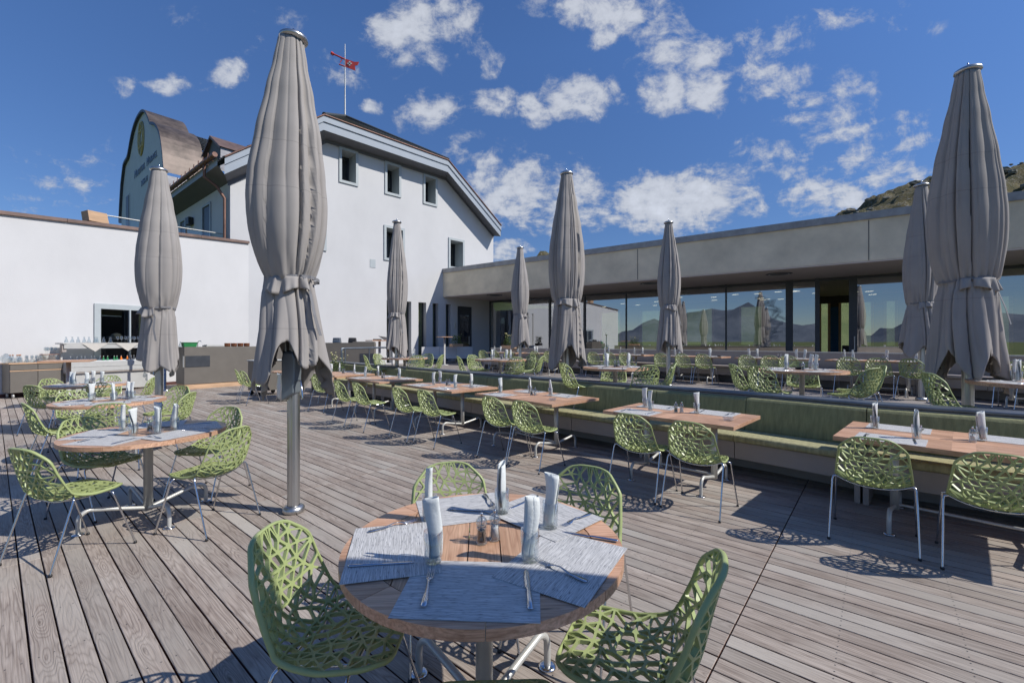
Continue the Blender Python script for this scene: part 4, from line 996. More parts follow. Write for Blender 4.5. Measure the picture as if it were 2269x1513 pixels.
# ------------------------------------------------------------------ table things
def leg_pts(R_, h=.17, foot=.0, low=.075):
    """tube from the column foot, rising outward, bending over and down to the floor"""
    pts = [(0, 0, low), (R_ * .55, 0, low + (h - low) * .75)]
    for k in range(7):
        a = R(90 - 15 * k - 5); pts.append((R_ - .075 + .075 * math.cos(a), 0, h - .075 + .075 * math.sin(a) + .01))
    pts.append((R_, 0, .012)); return pts
def round_table(x, y, rad, label, z=0.0, rot=0.0, group='round wooden tables'):
    t = thing('round_table', label, 'table', (x, y, z), R(rot), group)
    th, h = .036, .75; ri = rad * .80; mb = MB(); NS = 8
    for k in range(NS):
        a0, a1 = 2 * math.pi * k / NS + .0025, 2 * math.pi * (k + 1) / NS - .0025; n = 8
        po = [(rad * math.cos(a0 + (a1 - a0) * i / n), rad * math.sin(a0 + (a1 - a0) * i / n)) for i in range(n + 1)]
        pi_ = [(ri * math.cos(a0 + (a1 - a0) * i / n), ri * math.sin(a0 + (a1 - a0) * i / n)) for i in range(n + 1)]
        mb.prism(po + pi_[::-1], h - th, h)
    tp = mb.build('tabletop', M_top, t, bevel=.002)
    mb = MB(); nb_ = 7; r2 = ri - .004
    for k in range(nb_):
        x0, x1 = -r2 + 2 * r2 * k / nb_ + .0022, -r2 + 2 * r2 * (k + 1) / nb_ - .0022
        y0, y1 = math.sqrt(max(1e-4, r2 * r2 - x0 * x0)), math.sqrt(max(1e-4, r2 * r2 - x1 * x1)); xm = (x0 + x1) / 2; ym = math.sqrt(r2 * r2 - xm * xm)
        xs = [x0 + (x1 - x0) * i / 6 for i in range(7)]; yt = [math.sqrt(max(1e-5, r2 * r2 - v * v)) for v in xs]
        mb.prism([(a, -b) for a, b in zip(xs, yt)] + [(a, b) for a, b in list(zip(xs, yt))[::-1]], h - th + .002, h - .0008)
    mb.build('inner_boards', M_top90, t, bevel=.0015)
    MB().lathe([(0, .06), (.035, .06), (.035, h - th - .012), (.12, h - th - .008), (.12, h - th), (0, h - th)], 20).build('column', M_alu, t)
    for k in range(4):
        M = rotz(R(45 + 90 * k)); pts = [M @ Vector(p) for p in leg_pts(rad * .78)]
        lg = MB().tube(pts, .0165, 10).build('leg', M_alu, t)
        p = M @ Vector((rad * .78, 0, 0)); MB().lathe([(0, .001), (.042, .001), (.042, .007), (.03, .012), (0, .012)], 18, M=Matrix.Translation(p)).build('foot_plate', M_chrome, lg)
    return t
def rect_table(x, y, ang, lx, ly, label, z=0.0, group='rectangular wooden tables along the benches'):
    """ang: direction of the long side"""
    t = thing('rectangular_table', label, 'table', (x, y, z), R(ang), group); th, h = .038, .75; mb = MB(); n = 7
    cb = .14
    for k in range(n):
        y0, y1 = -ly / 2 + ly * k / n, -ly / 2 + ly * (k + 1) / n
        mb.box((0, (y0 + y1) / 2, h - th / 2), (lx - 2 * cb - .004, y1 - y0 - .0016, th))
    for s in (-1, 1): mb.box((s * (lx / 2 - cb / 2), 0, h - th / 2), (cb, ly, th - .001))
    mb.box((0, 0, h - th / 2 + .0003), (.13, ly - .002, th))
    mb.build('tabletop', M_top, t, bevel=.002)
    for s in (-1, 1):
        cx = s * lx * .27
        c = MB().lathe([(0, .10), (.032, .10), (.032, h - th), (0, h - th)], 16, M=Matrix.Translation((cx, 0, 0))).build('column', M_alu, t)
        for d in (-1, 1):
            M = Matrix.Translation((cx, 0, 0)) @ rotz(R(90 * d)); pts = [M @ Vector(p) for p in leg_pts(ly * .42, .17, low=.12)]
            lg = MB().tube(pts, .0165, 10).build('leg', M_alu, t)
            p = M @ Vector((ly * .42, 0, 0)); MB().lathe([(0, .001), (.042, .001), (.042, .007), (.03, .012), (0, .012)], 16, M=Matrix.Translation(p)).build('foot_plate', M_chrome, lg)
    MB().tube([(-lx * .27, 0, .14), (lx * .27, 0, .14)], .012, 8).build('stretcher', M_alu, t)
    return t
M_top90 = wood_mat('larch_table_wood_across', (0.30, 0.145, 0.08), (0.47, 0.275, 0.165), (0.62, 0.40, 0.26), 0.42, 1.4, 0.9, 0.30, 0.08, R(90))

# table-top objects
def make_napkin_glass(seed):
    rng = random.Random(seed); t = thing('napkin_glass', 'x', 'glass')
    g = MB().lathe([(.0, .001), (.029, .001), (.031, .006), (.0325, .05), (.034, .112), (.0326, .112), (.0305, .05), (.0285, .013), (.0, .013)], 28)
    g.build('tumbler', M_clear, t)
    # rolled, folded napkin: a flattened spiral that opens toward the top
    lay = []; N = 26; K = 14; tw = rng.uniform(-.5, .5); flare = rng.uniform(.9, 1.3)
    vs = []
    for j in range(K + 1):
        f = j / K; z = .016 + .214 * f; w = .0215 + (.0065 * flare) * f ** 1.5; tk = .013 + .005 * math.sin(f * 3)
        a0 = tw * f * f + .25 * math.sin(f * 4 + seed); bend = .010 * math.sin(f * 3.3 + seed)
        for i in range(N + 1):
            u = i / N
            # folded sheet: out, back and out again
            if u < .36: q = u / .36; x, y = -w + 2 * w * q, -tk * (.5 + .5 * math.sin(q * math.pi))
            elif u < .42: q = (u - .36) / .06; x, y = w + .003 * math.sin(q * math.pi), -tk * .5 + tk * q * .8
            elif u < .78: q = (u - .42) / .36; x, y = w - 1.9 * w * q, tk * (.3 + .5 * math.sin(q * math.pi))
            elif u < .84: q = (u - .78) / .06; x, y = -.9 * w - .003 * math.sin(q * math.pi), tk * .3 + .004 * q
            else: q = (u - .84) / .16; x, y = -.9 * w + 1.1 * w * q, tk * .3 + .006 + .004 * math.sin(q * 3)
            c, s_ = math.cos(a0), math.sin(a0)
            zz_ = z + .007 * f ** 4 * (x / w)
            vs.append((x * c - y * s_ + bend, x * s_ + y * c, zz_))
    mb = MB().add(vs, [(j * (N + 1) + i, j * (N + 1) + i + 1, (j + 1) * (N + 1) + i + 1, (j + 1) * (N + 1) + i) for j in range(K) for i in range(N)], 0, None, True)
    mb.build('napkin', M_cloth, t, solid=.0016)
    return t
NG = [make_napkin_glass(s) for s in (1, 2, 3)]
def make_fork():
    mb = MB(); W_ = [(-.10, .0045), (-.095, .0085), (-.07, .0095), (-.03, .0055), (.01, .0032), (.03, .0032), (.042, .007), (.05, .0115), (.062, .0122)]
    zf = lambda y: .004 + .010 * math.exp(-((y - .015) / .03) ** 2) - .002 * (y > .05)
    vs = [(s * w, y, zf(y) + h) for y, w in W_ for s, h in ((-1, 0), (1, 0), (1, .0016), (-1, .0016))]
    n = len(W_); mb.add(vs, [(i * 4 + k, i * 4 + (k + 1) % 4, i * 4 + 4 + (k + 1) % 4, i * 4 + 4 + k) for i in range(n - 1) for k in range(4)] + [(3, 2, 1, 0)], 0, None, True)
    for k in range(4):
        x = -.0104 + .00693 * k
        pts = [(x, .061, zf(.06) + .001), (x, .08, .0035), (x, .098, .004), (x * .96, .112, .008)]
        mb.tube(pts, .0014, 5, radii=[.0016, .0014, .0012, .0006])
    o = mb.build('fork', M_cut); return tag(o, 'x', 'fork')
def make_knife():
    mb = MB(); W_ = [(-.115, .004, .002), (-.11, .0085, .003), (-.06, .008, .0032), (-.01, .006, .0028), (.0, .0065, .002), (.004, .010, .0011), (.06, .0105, .0009), (.095, .009, .0008), (.115, .002, .0006)]
    vs = []
    for y, w, t_ in W_: vs += [(-w, y, .001), (w * .7 if y > 0 else w, y, .001), (w * .7 if y > 0 else w, y, .001 + t_ * .6), (0, y, .001 + t_ * 1.6), (-w, y, .001 + t_ * .6)]
    n = len(W_); mb.add(vs, [(i * 5 + k, i * 5 + (k + 1) % 5, i * 5 + 5 + (k + 1) % 5, i * 5 + 5 + k) for i in range(n - 1) for k in range(5)] + [(4, 3, 2, 1, 0)], 0, None, True)
    o = mb.build('knife', M_cut); return tag(o, 'x', 'knife')
FORK, KNIFE = make_fork(), make_knife()
mb = MB().box((0, 0, .0012), (.44, .335, .0020)); MAT = tag(mb.build('placemat', M_mat), 'x', 'placemat')
def make_mill(kind):
    t = thing(kind + '_mill', 'x', 'mill')
    MB().lathe([(0, .0), (.023, .0), (.0245, .006), (.021, .022), (.0185, .045), (.0205, .062), (.0195, .066), (.0, .066)], 24).build('glass_body', M_mill, t)
    MB().lathe([(0, .008), (.0165, .008), (.0145, .045), (.0150, .052), (0, .052)], 16).build('filling', M_pepper if kind == 'pepper' else M_salt, t)
    MB().lathe([(0, .067), (.0195, .067), (.0225, .078), (.0215, .092), (.013, .104), (.004, .107), (0, .107)], 24).build('glass_head', M_mill, t)
    MB().lathe([(0, .104), (.0045, .104), (.0045, .110), (.0065, .114), (.0065, .119), (.003, .123), (0, .124)], 12).build('knob', M_chrome, t)
    MB().tube([(0, 0, .05), (0, 0, .106)], .0025, 6).build('spindle', M_steel, t)
    return t
PEP, SAL = make_mill('pepper'), make_mill('salt')
def make_ashtray(m, nm):
    o = MB().lathe([(0, 0), (.042, 0), (.050, .010), (.052, .032), (.044, .033), (.040, .012), (0, .010)], 24).build(nm, m); return tag(o, 'x', 'ashtray')
ASHG, ASHB = make_ashtray(M_clear, 'glass_ashtray'), make_ashtray(M_black, 'black_ashtray')
SETR = random.Random(77)
def setting(tx, ty, tz, x, y, head, where, cutlery=True, glass=True, gx=0.10, gd=.20, swap=False):
    """one place: mat, glass with napkin, fork and knife. head = direction the diner faces (deg); x,y centre of the mat"""
    a = R(head - 90); fwd = Vector((math.cos(R(head)), math.sin(R(head)))); rt_ = Vector((fwd.y, -fwd.x)); j = SETR.uniform
    place(MAT, (x, y, tz), a, 'grey woven placemat, ' + where, 'woven placemats')
    if cutlery:
        p = Vector((x, y)) - rt_ * .155 + fwd * j(-.01, .02); q = Vector((x, y)) + rt_ * .150 + fwd * j(-.01, .02)
        place(FORK, (p.x, p.y, tz + .003), a + R(j(-9, 9)), 'steel fork, ' + where, 'forks'); place(KNIFE, (q.x, q.y, tz + .003), a + R(j(-9, 9)), 'steel knife, ' + where, 'knives')
    if glass:
        p = Vector((x, y)) + fwd * gd + rt_ * gx * (1 if not swap else -1)
        place(NG[SETR.randrange(3)], (p.x, p.y, tz + .0025), R(j(0, 360)), 'glass with folded white napkin, ' + where, 'glasses holding napkins')
def mills(x, y, z, where, ang=0, both=True):
    d = Vector((math.cos(R(ang)), math.sin(R(ang)))) * .03
    if both: place(PEP, (x - d.x, y - d.y, z), 0, 'clear pepper mill, ' + where, 'pepper mills')
    place(SAL, (x + d.x, y + d.y, z), 0, 'clear salt mill, ' + where, 'salt mills')

# ------------------------------------------------------------------ furniture of the lower deck
TF = (-.112, 1.7615)
round_table(*TF, .547, 'round larch table in the shadow of a parasol, five places', rot=4)
w0 = 'on the shaded front table'
Z = .7505
def polar(c, a, r): return c[0] + r * math.cos(R(a)), c[1] + r * math.sin(R(a))
for i, (a, r, nm) in enumerate(((-93, .345, 'camera side'), (-31, .35, 'restaurant side'), (44, .35, 'bench side'), (108, .35, 'house side'), (193, .35, 'buffet side'))):
    x, y = polar(TF, a, r); w = w0 + ', ' + nm
    place(MAT, (x, y, Z + .0024 * (i % 3)), R(a + 90), 'grey woven placemat ' + w, 'woven placemats')
def at_table(px, py, h=.7525): return G(px, py, h)
for px, py, r_, k, nm in ((960, 1246, 20, 0, 'buffet side'), (1174, 1243, 200, 1, 'camera side'), (1112, 1138, 80, 2, 'house side'), (1219, 1171, 150, 1, 'bench side'), (952, 1152, 300, 2, 'wall side')):
    p = at_table(px, py); place(NG[k], p + Vector((0, 0, .004)), R(r_), 'glass with folded white napkin ' + w0 + ', ' + nm, 'glasses holding napkins')
def between(proto, p0, p1, label, group, dz=.006):
    """lay an item with its handle end at p0 and its tip at p1"""
    a, b = at_table(*p0), at_table(*p1); c = (a + b) / 2; d = b - a
    place(proto, (c.x, c.y, Z + dz), math.atan2(d.y, d.x) - math.pi / 2, label, group)
for p0, p1, nm in (((938, 1352), (956, 1268), 'camera side'), ((1300, 1293), (1196, 1247), 'restaurant side'), ((822, 1180), (912, 1158), 'buffet side'), ((1074, 1098), (1096, 1128), 'house side'), ((1310, 1140), (1248, 1168), 'bench side')):
    between(FORK, p0, p1, 'steel fork ' + w0 + ', ' + nm, 'forks')
for p0, p1, nm in (((1176, 1352), (1166, 1264), 'camera side'), ((1368, 1200), (1248, 1180), 'restaurant side'), ((776, 1256), (914, 1248), 'buffet side'), ((1000, 1130), (1090, 1134), 'house side'), ((1190, 1101), (1130, 1128), 'bench side')):
    between(KNIFE, p0, p1, 'steel knife ' + w0 + ', ' + nm, 'knives')
p = at_table(1067, 1203, .75); place(PEP, (p.x, p.y, .7505), 0, 'clear pepper mill, ' + w0, 'pepper mills')
p = at_table(1096, 1195, .75); place(SAL, (p.x, p.y, .7505), 0, 'clear salt mill, ' + w0, 'salt mills')
ct = 'at the shaded front table, '
chair(-.645, 1.66, -1, ct + 'buffet side'); chair(.42, 1.545, 155, ct + 'restaurant side'); chair(-.29, 2.30, -72, ct + 'house side'); chair(.29, 2.25, -122, ct + 'bench side'); chair(-.05, 1.18, 92, ct + 'camera side')

def dress_round(c, z, nm, angs, seed, ash=None, r=.36, rad=.57, mill=True):
    rr = random.Random(seed); names = {0: 'restaurant side', 1: 'bench side', 2: 'house side', 3: 'far house side', 4: 'buffet side', 5: 'wall side', 6: 'camera side', 7: 'parasol side'}
    for k, a in enumerate(angs):
        x, y = polar(c, a, r * rad / .57); s = names[int(((a % 360) + 22.5) // 45) % 8]
        setting(c[0], c[1], z + .7505 + .0024 * (k % 2), x, y, a + 180, nm + ', ' + s, gx=.06 + rr.uniform(-.03, .05), gd=.16 + rr.uniform(-.03, .03), swap=rr.random() < .5)
    if mill: mills(c[0] + .03, c[1] + .02, z + .7508, nm, rr.uniform(0, 90))
    if ash is not None: x, y = polar(c, ash, .16); place(ASHG if z < .1 else ASHB, (x, y, z + .7508), 0, ('clear glass' if z < .1 else 'black') + ' ashtray, ' + nm, 'ashtrays')
T1, T2, T3 = (-3.23, 3.88), (-5.45, 5.93), (-7.95, 8.2)
n1, n2, n3 = 'round table by the tallest parasol', 'middle round table before the buffet', 'round table closest to the buffet'
round_table(*T1, .58, 'round larch table beside the pole of the tallest parasol', rot=12)
round_table(*T2, .60, 'round larch table in the middle of the row leading to the buffet', rot=30)
round_table(*T3, .60, 'half shaded round larch table just in front of the glass buffet', rot=50)
dress_round(T1, 0, n1, (-95, -20, 40, 120, 195), 1, ash=-30); dress_round(T2, 0, n2, (-125, -50, 20, 95, 170), 2, ash=40); dress_round(T3, 0, n3, (-100, -30, 50, 130, 200), 3)
for (x, y, h, s) in ((-3.22, 3.20, 74, 'camera side'), (-2.57, 3.71, 167, 'parasol side'), (-3.12, 4.48, -98, 'house side'), (-3.77, 4.03, -8, 'buffet side')): chair(x, y, h, 'round table by the tallest parasol, ' + s)
for (x, y, h, s) in ((-4.86, 5.28, 132, 'camera side'), (-4.80, 6.12, 190, 'bench side'), (-5.35, 6.75, -95, 'house side'), (-5.52, 5.32, 55, 'wall side'), (-6.14, 6.25, -22, 'buffet side')): chair(x, y, h, 'middle round table before the buffet, ' + s)
for (x, y, h, s) in ((-7.85, 7.42, 86, 'wall side'), (-7.35, 7.75, 135, 'camera side'), (-7.50, 8.75, 200, 'bench side'), (-8.35, 8.95, -65, 'house side'), (-8.62, 8.35, -8, 'buffet side')): chair(x, y, h, 'round table closest to the buffet, ' + s)

def dress_rect(cx, cy, ang, lx, ly, z, nm, seats, seed, ash=None, mill=0.0, millboth=True):
    """seats: (t along, side) side -1 = chair side, +1 = bench side; local x along ang"""
    rr = random.Random(seed); e = Vector((math.cos(R(ang)), math.sin(R(ang)))); n_ = Vector((-e.y, e.x))
    if n_.y < 0: n_ = -n_
    for k, (t, sd_) in enumerate(seats):
        p = Vector((cx, cy)) + e * t + n_ * sd_ * (ly / 2 - .175); hd_ = math.degrees(math.atan2(-n_.y * sd_, -n_.x * sd_))
        w = nm + (', chair side' if sd_ < 0 else ', bench side') + (', end toward the camera' if t > .1 else ', end toward the house' if t < -.1 else '')
        setting(cx, cy, z + .7505, p.x, p.y, hd_, w, gx=.10 + rr.uniform(-.05, .06), gd=.17 + rr.uniform(-.03, .02), swap=rr.random() < .4)
    if mill is not None: p = Vector((cx, cy)) + e * mill; mills(p.x, p.y, z + .7508, nm, ang + 20, millboth)
    if ash is not None: p = Vector((cx, cy)) + e * ash[0] + n_ * ash[1]; place(ASHG if z < .1 else ASHB, (p.x, p.y, z + .7508), 0, ('clear glass' if z < .1 else 'black') + ' ashtray, ' + nm, 'ashtrays')
rows = [  # centre, angle, size, ordinal name, seats, chairs
 ((3.62, 3.50), -46, 1.55, .98, 'first', [(-.42, -1), (-.42, 1), (.25, 1)], (.60, .02), .02, False),
 ((1.87, 4.90), -44, 1.42, .88, 'second', [(-.36, -1), (-.36, 1), (.30, 1)], (.56, -.12), .0, True),
 ((.33, 6.47), -48, 1.62, .98, 'third', [(-.42, -1), (-.42, 1), (.30, 1)], (.55, -.2), -.02, True),
 ((-1.16, 7.92), -47, 1.62, .98, 'fourth', [(-.42, -1), (-.42, 1), (.36, 1), (.36, -1)], (.62, .05), .0, True),
 ((-2.80, 9.50), -46, 1.58, 1.0, 'fifth', [(-.42, -1), (-.42, 1), (.36, 1)], (.5, -.2), .0, True),
 ((-4.30, 11.05), -46, 1.55, 1.0, 'sixth', [(-.42, -1), (-.42, 1), (.36, 1)], None, .1, True)]
for k, (c, ang, lx, ly, od, seats, ash, ml, bb) in enumerate(rows):
    rect_table(c[0], c[1], ang, lx, ly, f'rectangular larch table in front of the olive bench, {od} from the camera end')
    dress_rect(c[0], c[1], ang, lx, ly, 0, f'{od} olive bench table', seats, 20 + k, ash, ml, bb)
for x, y, h, od, e_ in ((2.86, 3.46, 49, 'first', 'house end'), (3.30, 3.00, 49, 'first', 'camera end'), (1.35, 4.53, 47, 'second', 'house end'), (1.765, 4.11, 47, 'second', 'camera end'),
        (-.10, 5.88, 47, 'third', 'house end'), (.30, 5.46, 47, 'third', 'camera end'), (-1.61, 7.02, 46, 'fourth', 'house end'), (-1.13, 6.65, 46, 'fourth', 'camera end'),
        (-3.03, 8.23, 46, 'fifth', 'house end'), (-2.53, 7.80, 46, 'fifth', 'camera end'), (-4.15, 9.75, 60, 'sixth', 'camera end')):
    chair(x, y, h, f'{od} olive bench table, {e_}')
round_table(-5.95, 11.95, .55, 'round larch table behind the tallest parasol beside the service trolley')
chair(-6.85, 11.35, 35, 'behind the tallest parasol, trolley side'); chair(-6.45, 10.92, 50, 'behind the tallest parasol, camera side')

# ------------------------------------------------------------------ upper deck tables
UT = [((-2.85, 11.6), .60, 'by the white bench', (200, 150, 300, 0, 62), (40, 130, 250, -20)),
      ((-.28, 10.6), .62, 'by the restaurant corner', (195, 138, 292, 345, 40), (30, 110, 200, 290)),
      ((1.72, 7.28), .53, 'by the middle parasol', (195, 80, 288, 352), (20, 130, 250)),
      ((4.38, 6.6), .58, 'by the open restaurant door', (205, 172, 288, 342, 55), (30, 110, 190, 270)),
      ((5.55, 4.55), .58, 'by the heavy parasol', (165, 262), (100, 180))]
SN = {0: 'restaurant side', 1: 'far restaurant side', 2: 'house side', 3: 'far house side', 4: 'buffet side', 5: 'wall side', 6: 'camera side', 7: 'sunny side'}
for i, (c, rad, nm, chs, sts) in enumerate(UT):
    round_table(c[0], c[1], rad, 'round larch table on the upper deck ' + nm, z=UP)
    for a in chs:
        x, y = polar(c, a, rad + .14); chair(x, y, a + 180 + ((i * 37 + a) % 17 - 8), 'upper table ' + nm + ', ' + SN[int(((a % 360) + 22.5) // 45) % 8], UP)
    dress_round(c, UP, 'upper table ' + nm, sts, 40 + i, ash=(70 if i in (2, 3) else None), rad=rad)
ords = ['house end', 'second', 'third', 'fourth', 'fifth', 'sixth', 'seventh']
back = [(1122, 1.5, (1078, 1104, 1134)), (1208, 1.4, (1192, 1222)), (1378, 1.9, (1322, 1355, 1392)), (1540, 1.75, (1470, 1518, 1564)), (1718, 1.75, (1662, 1712, 1752)), (1948, 1.85, (1885, 1950, 2030)), (2330, 1.7, (2250, 2310))]
for i, (px, lx, chs) in enumerate(back):
    d = BP.by_px(px, .95); p, t = BP.off(d, .95); ang = math.degrees(math.atan2(t.y, t.x)); od = ords[i]
    nm = 'house end table' if i == 0 else od + ' table'
    nm2 = od
    rect_table(p.x, p.y, ang, lx, .80, f'larch table of the taupe bench under the windows, {nm}', z=UP)
    dress_rect(p.x, p.y, ang, lx, .80, UP, f'{nm2} taupe bench table', [(-lx * .30, -1), (-lx * .30, 1), (lx * .30, -1), (lx * .30, 1)] + ([(0, 1)] if lx > 1.8 else []), 60 + i, ash=(lx * .42, -.15) if i in (0, 2, 3) else None, mill=lx * .05)
    for k, cpx in enumerate(chs):
        d = BP.by_px(cpx, 1.5); p, t = BP.off(d, 1.5); jj = random.Random(i * 9 + k)
        chair(p.x, p.y, math.degrees(math.atan2(t.x, -t.y)) + jj.uniform(-5, 5), f'{nm2} taupe bench table, ' + ('house end', 'middle', 'camera end')[k if len(chs) == 3 else k * 2], UP)

# ------------------------------------------------------------------ closed parasols
def parasol(x, y, z, seed, label, height=4.38, wide=1.0, twist=0.0, npl=8, lean=0.0, face=270, hem=(1.05, 1.75), gap=.85, tie=2.05, tr=.245, sk=.36):
    rr = random.Random(seed); t = thing('closed_parasol', label, 'parasol', (x, y, z), 0, 'closed taupe parasols with steel poles'); s = height / 4.38
    N, K1, K2 = 224, 54, 26
    zt, zw = 4.28 * s, tie * s
    RP = [(0, .105), (.1, .140), (.24, .203), (.42, .277), (.58, .325), (.68, .340), (.78, .322), (.88, .272), (.95, .222), (1, .190)]
    def li(tab, q):
        for a, b in zip(tab, tab[1:]):
            if q <= b[0]: f = (q - a[0]) / (b[0] - a[0]); f = f * f * (3 - 2 * f) * .5 + f * .5; return a[1] + (b[1] - a[1]) * f
        return tab[-1][1]
    # irregular lobes: cumulative widths
    ws = [rr.choice((.35, .5, .7, 1.0, 1.6)) * rr.uniform(.85, 1.15) for _ in range(npl)]; tot = sum(ws); cuts = [0]
    for w_ in ws: cuts.append(cuts[-1] + w_ / tot * 2 * math.pi)
    amp = [rr.uniform(.75, 1.15) for _ in range(npl)]; lens = [rr.uniform(.93, 1.08) for _ in range(npl)]
    sub = [rr.uniform(.5, 1.0) for _ in range(npl)]
    ph = [rr.uniform(0, 6.28) for _ in range(6)]
    fa = R(face)
    def lobe(th):
        th %= 2 * math.pi
        for i in range(npl):
            if th < cuts[i + 1]: return i, (th - cuts[i]) / (cuts[i + 1] - cuts[i])
        return npl - 1, 1.0
    vs = []
    lo_, hi_ = hem[0] * s, hem[1] * s
    for j in range(K1 + K2 + 1):
        for k in range(N):
            th = 2 * math.pi * k / N
            up_ = j <= K1
            f = j / K1 if up_ else (j - K1) / K2
            tw_ = twist * (f if up_ else 1.0) + .10 * math.sin(3 * f + ph[0])
            i, u = lobe(th + tw_)
            if i % 3 == 2: u = 1 - u
            base = (1 - math.exp(-u / .06)) * (1 - .34 * u ** 1.5) * 1.06 - .16 * sub[i] * math.exp(-abs(u - .42 - .12 * math.sin(f * 2 + i)) / .05)
            # secondary small folds within a lobe
            fold2 = abs(math.sin(math.pi * u * (2 + (i % 2)) + ph[i % 6] * .3))
            if up_:
                r0 = (li(RP, f) if f < .68 else tr + (.340 - tr) * (1 - ((f - .68) / .32) ** 2.4)) * wide; A = .26 + .16 * math.sin(math.pi * min(1, f * 1.1)) ** 1.2
                A = A * (1 - .35 * max(0, (f - .9) / .1))
                r = r0 * (1 - A + A * base * amp[i]) * (1 + .03 * f * (fold2 - .6) * sub[i])
                if f > .90: r *= 1 + .06 * (f - .9) / .1 * math.sin(u * math.pi * 4 + i)
                r *= 1 + .05 * math.sin(th * 2 + ph[1] + f * 2) * f
                zz_ = zt + (zw - zt) * f + .02 * math.sin(th * 3 + ph[2]) * max(0, f - .8) * 5
            else:
                dd = ((th - fa + math.pi) % (2 * math.pi)) - math.pi
                c4 = 1 - abs(2 * (((2 * (th - fa) + .7 * math.sin(th + ph[3])) / math.pi) % 1) - 1); sd4 = int(((th - fa) % (2 * math.pi)) / (math.pi / 2)) % 4
                hm = lo_ + (hi_ - lo_) * (c4 * (.45, .85, .6, .95)[(sd4 + seed) % 4] * .75 + gap * math.exp(-(dd / .42) ** 2))
                hm = min(hm, hi_)
                r0 = (tr + (sk - tr) * f ** .8) * wide; A = .30 + .06 * f
                r = r0 * (1 - A + A * base * amp[i]) * (1 + .10 * math.sin(th * 2 + ph[4]) * f) * (1 + .13 * (1 - c4) ** 2 * f * f) * (1 + .085 * f * math.sin(6 * th + ph[2] + 2.2 * f) + .05 * f * math.sin(11 * th + ph[5]))
                if f < .15: r *= .97 + .03 * math.sin(u * math.pi * 4 + i)
                zz_ = zw + (hm - zw) * f
            lx_ = lean * s * (1 - abs(zz_ - 3 * s) / (2 * s)) * .3
            vs.append((r * math.cos(th) * s + lx_, r * math.sin(th) * s, zz_))
    fs = [(j * N + k, j * N + (k + 1) % N, (j + 1) * N + (k + 1) % N, (j + 1) * N + k) for j in range(K1 + K2) for k in range(N)]
    MB().add(vs, fs, 0, None, True).build('canopy', M_canopy, t, solid=.006)
    # tie strap with a loose end and a gathered flap
    st = []; nS = 72
    for k in range(nS + 1):
        th = 2 * math.pi * k / nS; i, u = lobe(th + twist + .10 * math.sin(3 + ph[0])); r = (tr * (1 - .26 + .26 * (1 - math.exp(-(1 - u if i % 3 == 2 else u) / .085)) * amp[i]) * wide + .010) * s
        st.append((r * math.cos(th), r * math.sin(th), zw + .012 * math.sin(th * 2 + ph[2])))
    mb = MB()
    for k in range(nS):
        a, b = Vector(st[k]), Vector(st[k + 1]); mb.quad(a + Vector((0, 0, .014)), b + Vector((0, 0, .014)), b - Vector((0, 0, .014)), a - Vector((0, 0, .014)))
    ka = int(nS * ((face + 35) % 360) / 360); a = Vector(st[ka]); o_ = Vector((a.x, a.y, 0)).normalized() ; side_ = Vector((-o_.y, o_.x, 0))
    pts = [a + o_ * .006, a + o_ * .02 - Vector((0, 0, .15 * s)) + side_ * .05, a + o_ * .075 - Vector((0, 0, .34 * s)) + side_ * .06, a + o_ * .10 - Vector((0, 0, .52 * s)) + side_ * .10]
    for p_, q_ in zip(pts, pts[1:]): mb.quad(p_ - side_ * .013, p_ + side_ * .013, q_ + side_ * .013, q_ - side_ * .013)
    mb.build('tie_strap', M_strap, t, solid=.003)
    # flounce: short gathered flap just below the strap
    vs = []; NF = 60; a0 = fa - .9; a1 = fa + .75
    for j in range(7):
        f = j / 6
        for k in range(NF + 1):
            th = a0 + (a1 - a0) * k / NF; i, u = lobe(th + twist + .10 * math.sin(3 + ph[0])); r = tr * (1 - .26 + .26 * (1 - math.exp(-(1 - u if i % 3 == 2 else u) / .085)) * amp[i]) * wide + .012
            r += f * (.028 + .022 * math.sin(th * 9 + ph[5]) + .015 * math.sin(th * 17)); vs.append((r * s * math.cos(th), r * s * math.sin(th), zw + .006 - f * (.13 + .03 * math.sin(th * 4 + ph[1])) * s))
    MB().add(vs, [(j * (NF + 1) + k, j * (NF + 1) + k + 1, (j + 1) * (NF + 1) + k + 1, (j + 1) * (NF + 1) + k) for j in range(6) for k in range(NF)], 0, None, True).build('gathered_flap', M_canopy, t, solid=.004)
    cp = MB().lathe([(0, zt + .075 * s), (.03 * s, zt + .07 * s), (.085 * s, zt + .055 * s), (.118 * s, zt + .035 * s), (.122 * s, zt + .012 * s), (.112 * s, zt + .002), (.05, zt - .01), (0, zt - .01)], 32).build('cap', M_steel, t)
    MB().lathe([(0, zt + .12 * s), (.008, zt + .115 * s), (.01, zt + .07 * s), (0, zt + .06 * s)], 8).build('finial', M_chrome, cp)
    pole = MB(); n = 28; prf = [(.053 if k % 7 else .049) for k in range(n)]
    vsp = [(prf[k] * math.cos(2 * math.pi * k / n), prf[k] * math.sin(2 * math.pi * k / n), zc) for zc in (.05, 4.0 * s) for k in range(n)]
    pole.add(vsp, [(k, (k + 1) % n, n + (k + 1) % n, n + k) for k in range(n)]); pole.build('pole', M_steel, t)
    MB().lathe([(0, 0), (.086, 0), (.094, .012), (.094, .040), (.078, .058), (.062, .064), (.056, .066)], 32).build('base_flange', M_steel, t)
    # crank housing and push struts
    fx = Vector((math.cos(fa), math.sin(fa), 0)); sx = Vector((-fx.y, fx.x, 0)); rz_ = fa + math.pi / 2
    hb = MB(); zb = 1.02 * s
    prof = [(-.07, zb), (.045, zb + .07), (.058, zb + .38), (.035, zb + .43), (-.055, zb + .43), (-.07, zb + .38)]
